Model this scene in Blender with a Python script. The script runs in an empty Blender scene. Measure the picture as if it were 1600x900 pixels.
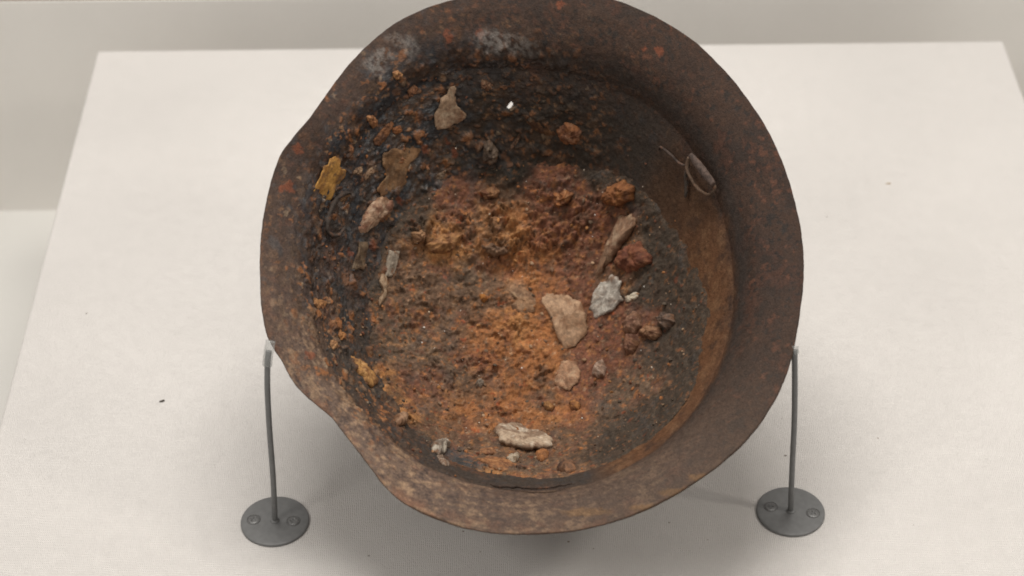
import bpy, math, random
import numpy as np
from mathutils import Matrix, Vector

random.seed(7)
scene = bpy.context.scene

# ------------------------------------------------------------------ camera
cam_d = bpy.data.cameras.new('camera')
cam = bpy.data.objects.new('camera', cam_d)
scene.collection.objects.link(cam)
PITCH, ROLL, YAW = math.radians(39.25), math.radians(0.38), math.radians(0.48)
fw = np.array([math.sin(YAW) * math.cos(PITCH), math.cos(YAW) * math.cos(PITCH), -math.sin(PITCH)])
rt = np.array([math.cos(YAW), -math.sin(YAW), 0.0])
dn = np.cross(fw, rt)
r2 = math.cos(ROLL) * rt + math.sin(ROLL) * dn
d2 = -math.sin(ROLL) * rt + math.cos(ROLL) * dn
mw = Matrix.Identity(4)
for i in range(3):
    mw[i][0], mw[i][1], mw[i][2] = r2[i], -d2[i], -fw[i]
mw[2][3] = 0.82
cam.matrix_world = mw
cam_d.sensor_width = 36.0
cam_d.lens = 3240.0 / 1600.0 * 36.0
cam_d.clip_start, cam_d.clip_end = 0.05, 50.0
cam_d.dof.use_dof = True
cam_d.dof.focus_distance = 1.13
cam_d.dof.aperture_fstop = 8.0
scene.camera = cam

# ------------------------------------------------------------------ light of the display case
world = bpy.data.worlds.new('World')
scene.world = world
world.use_nodes = True
bg = world.node_tree.nodes['Background']
bg.inputs['Color'].default_value = (1.0, 0.95, 0.89, 1)
bg.inputs['Strength'].default_value = 0.41


def area(name, loc, target, size, size_y, power, col):
    ld = bpy.data.lights.new(name, 'AREA')
    ld.shape = 'RECTANGLE'
    ld.size, ld.size_y, ld.energy, ld.color = size, size_y, power, col
    o = bpy.data.objects.new(name, ld)
    scene.collection.objects.link(o)
    o.location = loc
    o.rotation_euler = (Vector(target) - Vector(loc)).to_track_quat('-Z', 'Y').to_euler()
    return o


area('case_ceiling_lamp', (0.0, 1.16, 1.35), (0.02, 0.95, 0.0), 0.85, 0.32, 17.2, (1.0, 0.97, 0.925))
area('case_side_lamp', (0.95, 0.62, 0.95), (0.05, 0.88, 0.05), 0.16, 0.16, 3.2, (1.0, 0.95, 0.88))
area('case_front_lamp', (-0.85, 0.25, 1.05), (0.0, 0.95, 0.05), 0.30, 0.30, 3.4, (1.0, 0.97, 0.93))

scene.view_settings.view_transform = 'Standard'
scene.view_settings.look = 'None'
scene.view_settings.exposure = 0.0
scene.view_settings.gamma = 1.0
scene.view_settings.use_curve_mapping = False
scene.cycles.use_denoising = True
scene.cycles.max_bounces = 8
scene.cycles.filter_width = 1.8

# ------------------------------------------------------------------ helpers
COLL = scene.collection


def tag(o, label=None, cat=None, group=None, kind=None):
    if label: o['label'] = label
    if cat: o['category'] = cat
    if group: o['group'] = group
    if kind: o['kind'] = kind
    return o


def empty(name, loc):
    o = bpy.data.objects.new(name, None)
    o.empty_display_size = 0.02
    o.location = loc
    COLL.objects.link(o)
    return o


def make_obj(name, V, quads=None, tris=None, mat=None, parent=None, col=None, smooth=True, origin=None):
    """one mesh object from numpy arrays given in world coordinates"""
    V = np.asarray(V, dtype=np.float64)
    if origin is None:
        origin = V.mean(0)
    origin = np.asarray(origin, dtype=np.float64)
    L = (V - origin).astype(np.float32)
    me = bpy.data.meshes.new(name)
    nq = 0 if quads is None else len(quads)
    nt = 0 if tris is None else len(tris)
    loops = []
    if nq: loops.append(np.asarray(quads, dtype=np.int32).ravel())
    if nt: loops.append(np.asarray(tris, dtype=np.int32).ravel())
    loops = np.concatenate(loops)
    starts = np.concatenate([np.arange(nq) * 4, nq * 4 + np.arange(nt) * 3]).astype(np.int32)
    me.vertices.add(len(L))
    me.vertices.foreach_set('co', L.ravel())
    me.loops.add(len(loops))
    me.loops.foreach_set('vertex_index', loops)
    me.polygons.add(nq + nt)
    me.polygons.foreach_set('loop_start', starts)
    me.update(calc_edges=True)
    me.validate()
    me.polygons.foreach_set('use_smooth', np.full(len(me.polygons), smooth, dtype=bool))
    if col is not None:
        at = me.color_attributes.new('Col', 'FLOAT_COLOR', 'POINT')
        c4 = np.ones((len(L), 4), dtype=np.float32)
        c4[:, :3] = np.clip(col[:, :3], 0, 1)
        if col.shape[1] == 4: c4[:, 3] = col[:, 3]
        at.data.foreach_set('color', c4.ravel())
    if mat: me.materials.append(mat)
    o = bpy.data.objects.new(name, me)
    COLL.objects.link(o)
    if parent is not None:
        o.parent = parent
        wp, pp = Vector((0, 0, 0)), parent
        while pp is not None:
            wp += pp.location
            pp = pp.parent
        o.location = Vector(origin) - wp
    else:
        o.location = Vector(origin)
    return o


# ---- noise in numpy
_rng = np.random.default_rng(11)
_perm = np.tile(_rng.permutation(512), 4)
_grad = _rng.normal(size=(512, 3))
_grad /= np.linalg.norm(_grad, axis=1)[:, None]
_cellr = _rng.random((512, 2))
_cell3 = _rng.random((512, 3))


def _h3(i, j, k):
    return _perm[(_perm[(_perm[i & 511] + j) & 511] + k) & 511]


def perlin(P):
    I = np.floor(P).astype(np.int64)
    Fr = P - I
    w = Fr * Fr * Fr * (Fr * (Fr * 6 - 15) + 10)
    out = np.zeros(len(P))
    for dx in (0, 1):
        wx = w[:, 0] if dx else 1 - w[:, 0]
        for dy in (0, 1):
            wy = w[:, 1] if dy else 1 - w[:, 1]
            for dz in (0, 1):
                wz = w[:, 2] if dz else 1 - w[:, 2]
                g = _grad[_h3(I[:, 0] + dx, I[:, 1] + dy, I[:, 2] + dz)]
                d = Fr - np.array([dx, dy, dz])
                out += wx * wy * wz * (g * d).sum(1)
    return out * 1.5


def fbm(P, size, octs=4, gain=0.5, seed=0.0, ridged=False):
    """P in metres, size = largest feature in metres; about -1..1"""
    P = np.asarray(P, dtype=np.float64)
    if P.shape[1] == 2: P = np.column_stack([P, np.zeros(len(P))])
    Q = P / size + np.array([seed * 7.31 + 50, seed * 3.17 + 50, seed * 5.7 + 50])
    a, t, out = 1.0, 0.0, np.zeros(len(P))
    for _ in range(octs):
        n = perlin(Q)
        if ridged: n = 1 - 2 * np.abs(n)
        out += a * n
        t += a
        a *= gain
        Q = Q * 2.03 + 13.7
    return out / t * (1.0 if ridged else 1.6)


def cells(P2, size, seed=0):
    """2-D Worley: F1, F2 (in cell units) and a random id"""
    Q = np.asarray(P2)[:, :2] / size + 200 + seed * 17.3
    I = np.floor(Q).astype(np.int64)
    f1 = np.full(len(Q), 9.0); f2 = np.full(len(Q), 9.0); idd = np.zeros(len(Q))
    for dx in (-1, 0, 1):
        for dy in (-1, 0, 1):
            h = _h3(I[:, 0] + dx, I[:, 1] + dy, np.full(len(Q), seed))
            c = I + np.array([dx, dy]) + _cellr[h]
            d = np.hypot(Q[:, 0] - c[:, 0], Q[:, 1] - c[:, 1])
            m = d < f1
            f2 = np.where(m, f1, np.minimum(f2, d))
            idd = np.where(m, h / 512.0, idd)
            f1 = np.where(m, d, f1)
    return f1, f2, idd


def cells3(P, size, seed=0):
    Q = np.asarray(P) / size + 200 + seed * 17.3
    I = np.floor(Q).astype(np.int64)
    f1 = np.full(len(Q), 9.0); idd = np.zeros(len(Q))
    for dx in (-1, 0, 1):
        for dy in (-1, 0, 1):
            for dz in (-1, 0, 1):
                h = _h3(I[:, 0] + dx, I[:, 1] + dy, I[:, 2] + dz)
                c = I + np.array([dx, dy, dz]) + _cell3[h]
                d = np.sqrt(((Q - c) ** 2).sum(1))
                m = d < f1
                idd = np.where(m, ((h * 7 + seed * 31) % 512) / 512.0, idd)
                f1 = np.where(m, d, f1)
    return f1, idd


def sm(x, a, b):
    t = np.clip((x - a) / (b - a), 0, 1)
    return t * t * (3 - 2 * t)


def mixc(c, d, m):
    return c * (1 - m[:, None]) + np.asarray(d) * m[:, None]


# ------------------------------------------------------------------ materials
def nodes_mat(name):
    m = bpy.data.materials.new(name)
    m.use_nodes = True
    nt = m.node_tree
    return m, nt, nt.nodes['Principled BSDF']


def N(nt, kind, **kw):
    n = nt.nodes.new(kind)
    for k, v in kw.items(): setattr(n, k, v)
    return n


def rust_material(name, rough, spec, bump, micro, grain=2600.0):
    """colour comes from the piece's own Col attribute; grain and relief are added by noise"""
    m, nt, bs = nodes_mat(name)
    at = N(nt, 'ShaderNodeAttribute', attribute_name='Col')
    tc = N(nt, 'ShaderNodeTexCoord')
    n1 = N(nt, 'ShaderNodeTexNoise'); n1.inputs['Scale'].default_value = grain; n1.inputs['Detail'].default_value = 4
    n2 = N(nt, 'ShaderNodeTexNoise'); n2.inputs['Scale'].default_value = grain * 0.3; n2.inputs['Detail'].default_value = 5
    for n in (n1, n2): nt.links.new(tc.outputs['Object'], n.inputs['Vector'])
    mr = N(nt, 'ShaderNodeMapRange')
    mr.inputs['From Min'].default_value = 0.3; mr.inputs['From Max'].default_value = 0.7
    mr.inputs['To Min'].default_value = 1 - micro; mr.inputs['To Max'].default_value = 1 + micro
    av = N(nt, 'ShaderNodeMath', operation='MULTIPLY_ADD'); av.inputs[1].default_value = .6
    hv = N(nt, 'ShaderNodeMath', operation='MULTIPLY'); hv.inputs[1].default_value = .4
    nt.links.new(n2.outputs['Fac'], hv.inputs[0])
    nt.links.new(n1.outputs['Fac'], av.inputs[0]); nt.links.new(hv.outputs[0], av.inputs[2])
    nt.links.new(av.outputs[0], mr.inputs['Value'])
    mx = N(nt, 'ShaderNodeMix', data_type='RGBA', blend_type='MULTIPLY')
    mx.inputs['Factor'].default_value = 1.0
    nt.links.new(at.outputs['Color'], mx.inputs['A'])
    nt.links.new(mr.outputs['Result'], mx.inputs['B'])
    nt.links.new(mx.outputs['Result'], bs.inputs['Base Color'])
    rr = N(nt, 'ShaderNodeMapRange')
    rr.inputs['From Min'].default_value = 0.3; rr.inputs['From Max'].default_value = 0.7
    rr.inputs['To Min'].default_value = rough - 0.12; rr.inputs['To Max'].default_value = min(1, rough + 0.12)
    nt.links.new(n2.outputs['Fac'], rr.inputs['Value'])
    ra = N(nt, 'ShaderNodeMath', operation='MULTIPLY')
    nt.links.new(rr.outputs['Result'], ra.inputs[0]); nt.links.new(at.outputs['Alpha'], ra.inputs[1])
    nt.links.new(ra.outputs[0], bs.inputs['Roughness'])
    sp_ = N(nt, 'ShaderNodeMath', operation='MULTIPLY_ADD')      # worn, glossier patches (low alpha) reflect more
    sp_.inputs[1].default_value = -0.9; sp_.inputs[2].default_value = spec + 0.9
    nt.links.new(at.outputs['Alpha'], sp_.inputs[0])
    nt.links.new(sp_.outputs[0], bs.inputs['Specular IOR Level'])
    ad = N(nt, 'ShaderNodeMath', operation='ADD')
    nt.links.new(n1.outputs['Fac'], ad.inputs[0]); nt.links.new(n2.outputs['Fac'], ad.inputs[1])
    bp = N(nt, 'ShaderNodeBump')
    bp.inputs['Strength'].default_value = bump; bp.inputs['Distance'].default_value = 0.0006
    nt.links.new(ad.outputs[0], bp.inputs['Height'])
    nt.links.new(bp.outputs['Normal'], bs.inputs['Normal'])
    return m


M_SHELL = rust_material('rusted_steel', 0.66, 0.14, 0.5, 0.45, 1300)
M_CRUST = rust_material('rust_soil', 0.88, 0.2, 0.8, 0.40, 1500)
M_PIECE = rust_material('fragment', 0.82, 0.25, 0.6, 0.38, 1500)
M_CRUMB = rust_material('crumb', 0.85, 0.2, 0.3, 0.2, 2500)


def plain(name, col, rough, metal=0.0, spec=0.5, var=0.0, scale=60, bump=0.0):
    m, nt, bs = nodes_mat(name)
    tc = N(nt, 'ShaderNodeTexCoord')
    ns = N(nt, 'ShaderNodeTexNoise'); ns.inputs['Scale'].default_value = scale; ns.inputs['Detail'].default_value = 5
    nt.links.new(tc.outputs['Object'], ns.inputs['Vector'])
    cr = N(nt, 'ShaderNodeValToRGB')
    cr.color_ramp.elements[0].position = 0.3; cr.color_ramp.elements[1].position = 0.7
    cr.color_ramp.elements[0].color = (*[c * (1 - var) for c in col], 1)
    cr.color_ramp.elements[1].color = (*[min(1, c * (1 + var)) for c in col], 1)
    nt.links.new(ns.outputs['Fac'], cr.inputs['Fac'])
    nt.links.new(cr.outputs['Color'], bs.inputs['Base Color'])
    bs.inputs['Roughness'].default_value = rough
    bs.inputs['Metallic'].default_value = metal
    bs.inputs['Specular IOR Level'].default_value = spec
    if bump:
        bp = N(nt, 'ShaderNodeBump'); bp.inputs['Strength'].default_value = bump; bp.inputs['Distance'].default_value = 0.0005
        nt.links.new(ns.outputs['Fac'], bp.inputs['Height']); nt.links.new(bp.outputs['Normal'], bs.inputs['Normal'])
    return m


def cloth_material(name, col, pitch, strength, rib=1.0):
    """plain-woven canvas: warp and weft relief, slubs, faint uneven tone"""
    m, nt, bs = nodes_mat(name)
    geo = N(nt, 'ShaderNodeNewGeometry')
    wob = N(nt, 'ShaderNodeTexNoise'); wob.inputs['Scale'].default_value = 90; wob.inputs['Detail'].default_value = 2
    nt.links.new(geo.outputs['Position'], wob.inputs['Vector'])
    sc_ = N(nt, 'ShaderNodeVectorMath', operation='SCALE'); sc_.inputs['Scale'].default_value = 0.0016
    nt.links.new(wob.outputs['Color'], sc_.inputs[0])
    addv = N(nt, 'ShaderNodeVectorMath', operation='ADD')
    nt.links.new(geo.outputs['Position'], addv.inputs[0]); nt.links.new(sc_.outputs[0], addv.inputs[1])
    sx = N(nt, 'ShaderNodeSeparateXYZ'); nt.links.new(addv.outputs[0], sx.inputs[0])

    def sine(sock, p):
        mu = N(nt, 'ShaderNodeMath', operation='MULTIPLY'); mu.inputs[1].default_value = 2 * math.pi / p
        nt.links.new(sock, mu.inputs[0])
        s = N(nt, 'ShaderNodeMath', operation='SINE'); nt.links.new(mu.outputs[0], s.inputs[0])
        return s.outputs[0]
    yz = N(nt, 'ShaderNodeMath', operation='ADD')
    nt.links.new(sx.outputs['Y'], yz.inputs[0]); nt.links.new(sx.outputs['Z'], yz.inputs[1])
    a = sine(sx.outputs['X'], pitch)
    b = sine(yz.outputs[0], pitch * 1.15)
    ab = N(nt, 'ShaderNodeMath', operation='MULTIPLY'); nt.links.new(a, ab.inputs[0]); nt.links.new(b, ab.inputs[1])
    a2 = N(nt, 'ShaderNodeMath', operation='MULTIPLY'); nt.links.new(a, a2.inputs[0]); a2.inputs[1].default_value = 0.55 * rib
    s1 = N(nt, 'ShaderNodeMath', operation='ADD'); nt.links.new(ab.outputs[0], s1.inputs[0]); nt.links.new(a2.outputs[0], s1.inputs[1])
    fine = N(nt, 'ShaderNodeTexNoise'); fine.inputs['Scale'].default_value = 700; fine.inputs['Detail'].default_value = 4
    nt.links.new(geo.outputs['Position'], fine.inputs['Vector'])
    fm = N(nt, 'ShaderNodeMath', operation='MULTIPLY'); nt.links.new(fine.outputs['Fac'], fm.inputs[0]); fm.inputs[1].default_value = 2.2
    s2 = N(nt, 'ShaderNodeMath', operation='ADD'); nt.links.new(s1.outputs[0], s2.inputs[0]); nt.links.new(fm.outputs[0], s2.inputs[1])
    bp = N(nt, 'ShaderNodeBump'); bp.inputs['Strength'].default_value = strength; bp.inputs['Distance'].default_value = 0.00022
    nt.links.new(s2.outputs[0], bp.inputs['Height']); nt.links.new(bp.outputs['Normal'], bs.inputs['Normal'])
    # tone
    big = N(nt, 'ShaderNodeTexNoise'); big.inputs['Scale'].default_value = 6; big.inputs['Detail'].default_value = 6
    nt.links.new(geo.outputs['Position'], big.inputs['Vector'])
    t1 = N(nt, 'ShaderNodeMapRange'); t1.inputs['From Min'].default_value = .3; t1.inputs['From Max'].default_value = .7
    t1.inputs['To Min'].default_value = .94; t1.inputs['To Max'].default_value = 1.03
    nt.links.new(big.outputs['Fac'], t1.inputs['Value'])
    t2 = N(nt, 'ShaderNodeMapRange'); t2.inputs['From Min'].default_value = -1.6; t2.inputs['From Max'].default_value = 3.5
    t2.inputs['To Min'].default_value = .86; t2.inputs['To Max'].default_value = 1.06
    nt.links.new(s2.outputs[0], t2.inputs['Value'])
    mm = N(nt, 'ShaderNodeMath', operation='MULTIPLY'); nt.links.new(t1.outputs[0], mm.inputs[0]); nt.links.new(t2.outputs[0], mm.inputs[1])
    mx = N(nt, 'ShaderNodeMix', data_type='RGBA', blend_type='MULTIPLY'); mx.inputs['Factor'].default_value = 1
    mx.inputs['A'].default_value = (*col, 1)
    nt.links.new(mm.outputs[0], mx.inputs['B'])
    nt.links.new(mx.outputs['Result'], bs.inputs['Base Color'])
    bs.inputs['Roughness'].default_value = 0.95
    bs.inputs['Specular IOR Level'].default_value = 0.15
    return m


M_CLOTH = cloth_material('white_canvas', (0.82, 0.782, 0.745), 0.00105, 1.0)
M_WALLC = cloth_material('grey_canvas', (0.92, 0.89, 0.845), 0.0013, 0.6)
M_FLOORC = cloth_material('pale_canvas', (0.74, 0.725, 0.69), 0.0013, 0.6)
M_GREY = plain('grey_painted_metal', (0.160, 0.160, 0.158), 0.42, 0.0, 0.4, 0.10, 300, 0.05)
M_SCREW = plain('screw_paint', (0.145, 0.143, 0.14), 0.38, 0.3, 0.5, 0.2, 900, 0.1)
M_WOOD = plain('brown_ledge', (0.16, 0.11, 0.075), 0.6, 0, 0.4, 0.25, 20)

# ------------------------------------------------------------------ the setting: case floor, back wall, plinth
PX0, PX1, PY1 = -0.2901, 0.3709, 1.2826
FLOOR_Z, WALL_Y = -0.190, 1.3426


def box(name, x0, x1, y0, y1, z0, z1, mat, bev=0.0, parent=None):
    import bmesh
    bm = bmesh.new()
    bmesh.ops.create_cube(bm, size=1)
    for v in bm.verts:
        v.co = Vector(((x0 + x1) / 2 + v.co.x * (x1 - x0), (y0 + y1) / 2 + v.co.y * (y1 - y0), z0 + (v.co.z + .5) * (z1 - z0)))
    org = Vector(((x0 + x1) / 2, (y0 + y1) / 2, z0))
    bmesh.ops.translate(bm, vec=-org, verts=bm.verts)
    if bev:
        bmesh.ops.bevel(bm, geom=bm.edges[:], offset=bev, segments=4, affect='EDGES', profile=0.5)
    me = bpy.data.meshes.new(name)
    bm.to_mesh(me); bm.free()
    for p in me.polygons: p.use_smooth = bool(bev)
    me.materials.append(mat)
    o = bpy.data.objects.new(name, me)
    COLL.objects.link(o)
    o.location = org
    if bev:
        try: me.set_sharp_from_angle(angle=math.radians(50))
        except Exception: pass
    return o


tag(box('floor', -1.6, 1.6, 0.1, WALL_Y, FLOOR_Z - 0.02, FLOOR_Z, M_FLOORC), kind='structure')
tag(box('wall', -1.6, 1.6, WALL_Y, WALL_Y + 0.0012, FLOOR_Z - 0.02, 0.0055, M_WALLC), kind='structure')
tag(box('ledge', -1.6, 1.6, WALL_Y + 0.002, WALL_Y + 0.4, -0.06, -0.03, M_WOOD), kind='structure')
tag(box('display_plinth', PX0, PX1, 0.50, PY1, FLOOR_Z, 0.0, M_CLOTH, 0.0022),
    'white canvas-covered display plinth under the rusted helmet', 'plinth')

# ------------------------------------------------------------------ helmet: frame and base shape (metres, rim-plane frame a, b, h)
ALPHA = math.radians(27.0)
O = np.array([0.016538, 0.869531, 0.138019])
E1 = np.array([1.0, 0, 0]); E2 = np.array([0, math.cos(ALPHA), math.sin(ALPHA)]); EN = np.array([0, -math.sin(ALPHA), math.cos(ALPHA)])


def W(a, b, h):
    return O + np.outer(a, E1) + np.outer(b, E2) + np.outer(h, EN)


RO = np.array([145.8,145.7,145.7,145.6,145.6,145.7,145.8,146.0,146.2,146.4,146.8,147.1,147.5,148.0,148.4,148.9,149.3,149.8,150.3,150.9,151.6,152.2,152.9,153.6,154.4,155.2,155.9,156.6,157.2,157.7,158.1,158.6,159.0,159.4,159.9,160.2,160.4,160.3,160.2,160.0,159.7,159.5,159.2,159.0,158.9,158.8,158.8,158.7,158.8,158.8,158.9,158.9,158.9,158.9,158.7,158.4,158.0,157.6,157.1,156.5,155.6,154.6,153.6,152.7,151.7,150.8,149.7,148.5,147.3,145.9,144.7,143.6,142.5,141.6,141.6,142.1,142.6,143.3,144.3,144.8,144.7,144.5,144.3,144.0,143.8,143.5,143.2,143.1,143.0,143.0,142.9,142.9,142.9,142.9,143.2,143.7,144.1,144.6,145.1,145.7,146.0,145.7,144.8,144.0,144.1,144.1,143.8,142.8,141.8,140.7,139.7,139.3,139.9,140.8,141.7,142.8,144.0,145.7,147.6,149.8,151.9,153.7,155.2,156.2,156.9,157.5,158.0,158.4,158.7,159.0,159.0,159.0,159.0,158.9,158.8,158.7,158.6,158.5,158.5,158.4,158.3,158.2,158.0,157.8,157.6,157.4,157.1,156.9,156.6,156.4,156.2,156.0,155.8,155.7,155.7,155.6,155.5,155.4,155.2,155.0,154.7,154.2,153.8,153.2,152.6,151.9,151.2,150.5,149.7,149.0,148.3,147.7,147.2,146.8,146.6,146.3,146.2,146.1,146.0,145.9]) / 1000
RI = np.array([111.2,111.1,111.1,111.3,111.7,112.5,113.5,114.5,115.6,116.8,118.1,119.4,120.5,121.5,122.2,122.9,123.3,123.5,123.6,123.8,124.2,124.7,125.2,125.9,126.8,127.8,128.8,129.6,129.7,129.3,128.6,127.6,126.4,124.9,123.5,122.3,121.3,120.4,119.6,118.9,118.3,117.8,117.4,117.1,117.1,117.3,117.7,118.2,118.8,119.3,119.8,120.1,120.4,120.8,121.4,122.1,122.6,123.0,123.7,124.5,125.4,126.3,126.8,127.0,127.3,127.6,127.8,127.9,127.8,127.7,127.5,127.1,126.5,125.8,124.9,124.0,123.0,122.0,121.0,119.9,118.8,117.6,116.6,115.7,114.9,114.2,113.5,112.8,112.2,111.6]) / 1000
TAU = 2 * math.pi


def fine_table(tab, n=1440):
    """periodic cubic (Catmull-Rom) refinement so that the outline has no corners"""
    k = len(tab); x = np.arange(n) * k / n; i = np.floor(x).astype(int); f = x - i
    p0, p1, p2, p3 = tab[(i - 1) % k], tab[i % k], tab[(i + 1) % k], tab[(i + 2) % k]
    return .5 * (2 * p1 + (p2 - p0) * f + (2 * p0 - 5 * p1 + 4 * p2 - p3) * f * f + (3 * p1 - p0 - 3 * p2 + p3) * f ** 3)


ROf, RIf = fine_table(RO), fine_table(RI)


def rad(tab, phi):
    n = len(tab); x = (phi / TAU * n) % n; i = np.floor(x).astype(int); f = x - i
    return tab[i % n] * (1 - f) + tab[(i + 1) % n] * f


def bumpa(phi, c, w):
    d = (phi - math.radians(c) + math.pi) % TAU - math.pi
    return np.exp(-(d / math.radians(w)) ** 2)


def hrim(phi):
    return -.007 * bumpa(phi, 219, 13) + .004 * bumpa(phi, 195, 9) + .004 * bumpa(phi, 150, 10) - .003 * bumpa(phi, 135, 10)


PS = np.array([0, .2, .4, .55, .7, .8, .88, .94, .98, 1.03, 1.12, 1.25, 1.4, 1.7, 2.0])
PH = np.array([-.108, -.107, -.102, -.094, -.080, -.065, -.049, -.0365, -.0290, -.0228, -.0165, -.0115, -.0078, -.0030, 0])
_s = np.linspace(-.1, 2.1, 2201)
_h = np.where(_s > 2, (_s - 2) * .0067, np.interp(np.abs(_s), PS, PH))
_k = np.exp(-(np.arange(-60, 61) / 36.) ** 2 / 2); _k /= _k.sum()
_h2 = np.convolve(np.pad(_h, 60, 'edge'), _k, 'valid')
_k3 = np.exp(-(np.arange(-200, 201) / 85.) ** 2 / 2); _k3 /= _k3.sum()
_h3s = np.convolve(np.pad(_h, 200, 'edge'), _k3, 'valid')
_h3s = _h2 + (_h3s - _h2) * np.clip((_s - .7) / .15, 0, 1) * np.clip((1.9 - _s) / .3, 0, 1)


def profile(s, phi):
    w = np.clip(1.0 * bumpa(phi, 62, 55) + .5 * bumpa(phi, 150, 30) + .3 * bumpa(phi, 350, 30), 0, 1)
    return np.interp(s, _s, _h2) * (1 - w) + np.interp(s, _s, _h3s) * w



def s_of(a, b):
    phi = np.arctan2(b, a) % TAU
    r = np.hypot(a, b)
    ri, ro = rad(RIf, phi), rad(ROf, phi)
    return np.where(r < ri, r / ri, 1 + (r - ri) / (ro - ri)), phi


def S(a, b):
    s, phi = s_of(a, b)
    return profile(np.minimum(s, 2.05), phi) + hrim(phi) * np.clip(s - 1, 0, 1) ** 1.3


# ------------------------------------------------------------------ colour vocabulary (linear albedo)
DK = np.array([.055, .041, .030]); BLU = np.array([.052, .050, .049]); BR = np.array([.125, .074, .046])
ORG = np.array([.268, .110, .042]); OCH = np.array([.35, .165, .062]); RED = np.array([.30, .068, .024])
RB = np.array([.148, .061, .036]); TAN = np.array([.36, .235, .145]); GB = np.array([.118, .078, .052])
BLK = np.array([.020, .017, .013]); UMB = np.array([.075, .048, .034]); CRM = np.array([.52, .42, .31])

# control points of the floor and wall colours: a, b (mm), colour, reach (mm)
CP = [
    (2, 11, ORG, 16), (-9, -38, ORG * .85, 16), (9, -13, ORG, 12), (-18, -30, RB, 8), (6, -48, BR, 8), (-30, -22, RB, 10), (-55, -45, RB, 12), (-60, -10, BR, 12), (-48, -55, BR, 10), (-23, 56, BR, 14), (-49, 44, OCH, 10), (-38, 68, RB, 12), (-12, 52, OCH, 12), (-20, 40, ORG, 10),
    (22, 66, RB, 12), (11, 77, RB, 10), (-80, -49, OCH, 7), (-66, -72, OCH, 8), (-17, -21, ORG, 12), (38, -24, RB, 14),
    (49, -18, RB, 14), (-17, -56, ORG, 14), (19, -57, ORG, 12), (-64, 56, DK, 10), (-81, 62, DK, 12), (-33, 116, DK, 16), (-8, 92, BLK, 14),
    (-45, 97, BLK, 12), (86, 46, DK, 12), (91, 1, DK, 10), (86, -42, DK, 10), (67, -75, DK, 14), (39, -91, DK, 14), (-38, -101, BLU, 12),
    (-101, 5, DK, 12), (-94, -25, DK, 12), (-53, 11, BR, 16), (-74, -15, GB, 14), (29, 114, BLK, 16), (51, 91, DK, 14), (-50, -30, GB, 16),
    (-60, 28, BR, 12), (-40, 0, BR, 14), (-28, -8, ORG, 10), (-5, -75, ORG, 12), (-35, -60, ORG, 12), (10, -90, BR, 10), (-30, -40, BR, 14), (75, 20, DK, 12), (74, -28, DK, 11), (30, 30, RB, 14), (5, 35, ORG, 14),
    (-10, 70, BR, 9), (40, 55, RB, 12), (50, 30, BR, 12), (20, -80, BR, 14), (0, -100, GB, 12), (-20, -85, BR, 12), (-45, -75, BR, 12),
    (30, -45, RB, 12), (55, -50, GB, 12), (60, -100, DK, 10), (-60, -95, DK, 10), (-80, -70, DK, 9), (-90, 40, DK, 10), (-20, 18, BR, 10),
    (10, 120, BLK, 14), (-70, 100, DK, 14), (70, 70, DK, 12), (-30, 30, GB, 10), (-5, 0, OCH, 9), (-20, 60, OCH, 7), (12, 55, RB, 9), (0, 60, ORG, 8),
    (-5, -118, ORG, 8), (-25, -115, OCH, 8), (25, -112, BR, 9), (-8, 20, TAN, 6),
]
CPA = np.array([[c[0] / 1000, c[1] / 1000, c[3] / 1000] for c in CP]); CPC = np.array([c[2] for c in CP])


def field_colour(a, b, warp=.007):
    P = np.column_stack([a, b])
    wa = a + warp * fbm(P, .022, 4, .55, 1.0); wb = b + warp * fbm(P, .022, 4, .55, 2.0)
    num = np.zeros((len(a), 3)); den = np.full(len(a), 1e-9)
    for (ca, cb, cr), cc in zip(CPA, CPC):
        w = np.exp(-((wa - ca) ** 2 + (wb - cb) ** 2) / (cr * cr)) + 1e-5 / (1 + ((wa - ca) ** 2 + (wb - cb) ** 2) / .0004)
        w = w ** 1.6
        num += w[:, None] * cc; den += w
    return num / den[:, None]


# ------------------------------------------------------------------ crust of rust and soil inside the dome
MOUNDS = [(-28, 56, 34, 14, .0050), (18, 66, 24, 16, .0046), (-48, 46, 16, 10, .0036), (-8, 44, 20, 10, .0030), (58, 30, 16, 14, .0022),
          (-84, -52, 6, 12, .0028), (-68, -74, 8, 10, .0025), (0, 10, 30, 26, .0012), (52, 68, 10, 9, .0035), (-20, -105, 26, 6, .0025), (30, 45, 20, 14, .002), (-48, 22, 24, 14, .0024), (-22, -16, 22, 18, .0018), (8, -32, 24, 18, .0016), (-50, -38, 24, 16, .0020), (-68, 4, 14, 18, .0018), (-15, -62, 26, 14, .0016), (-75, 40, 12, 14, .002)]


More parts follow.
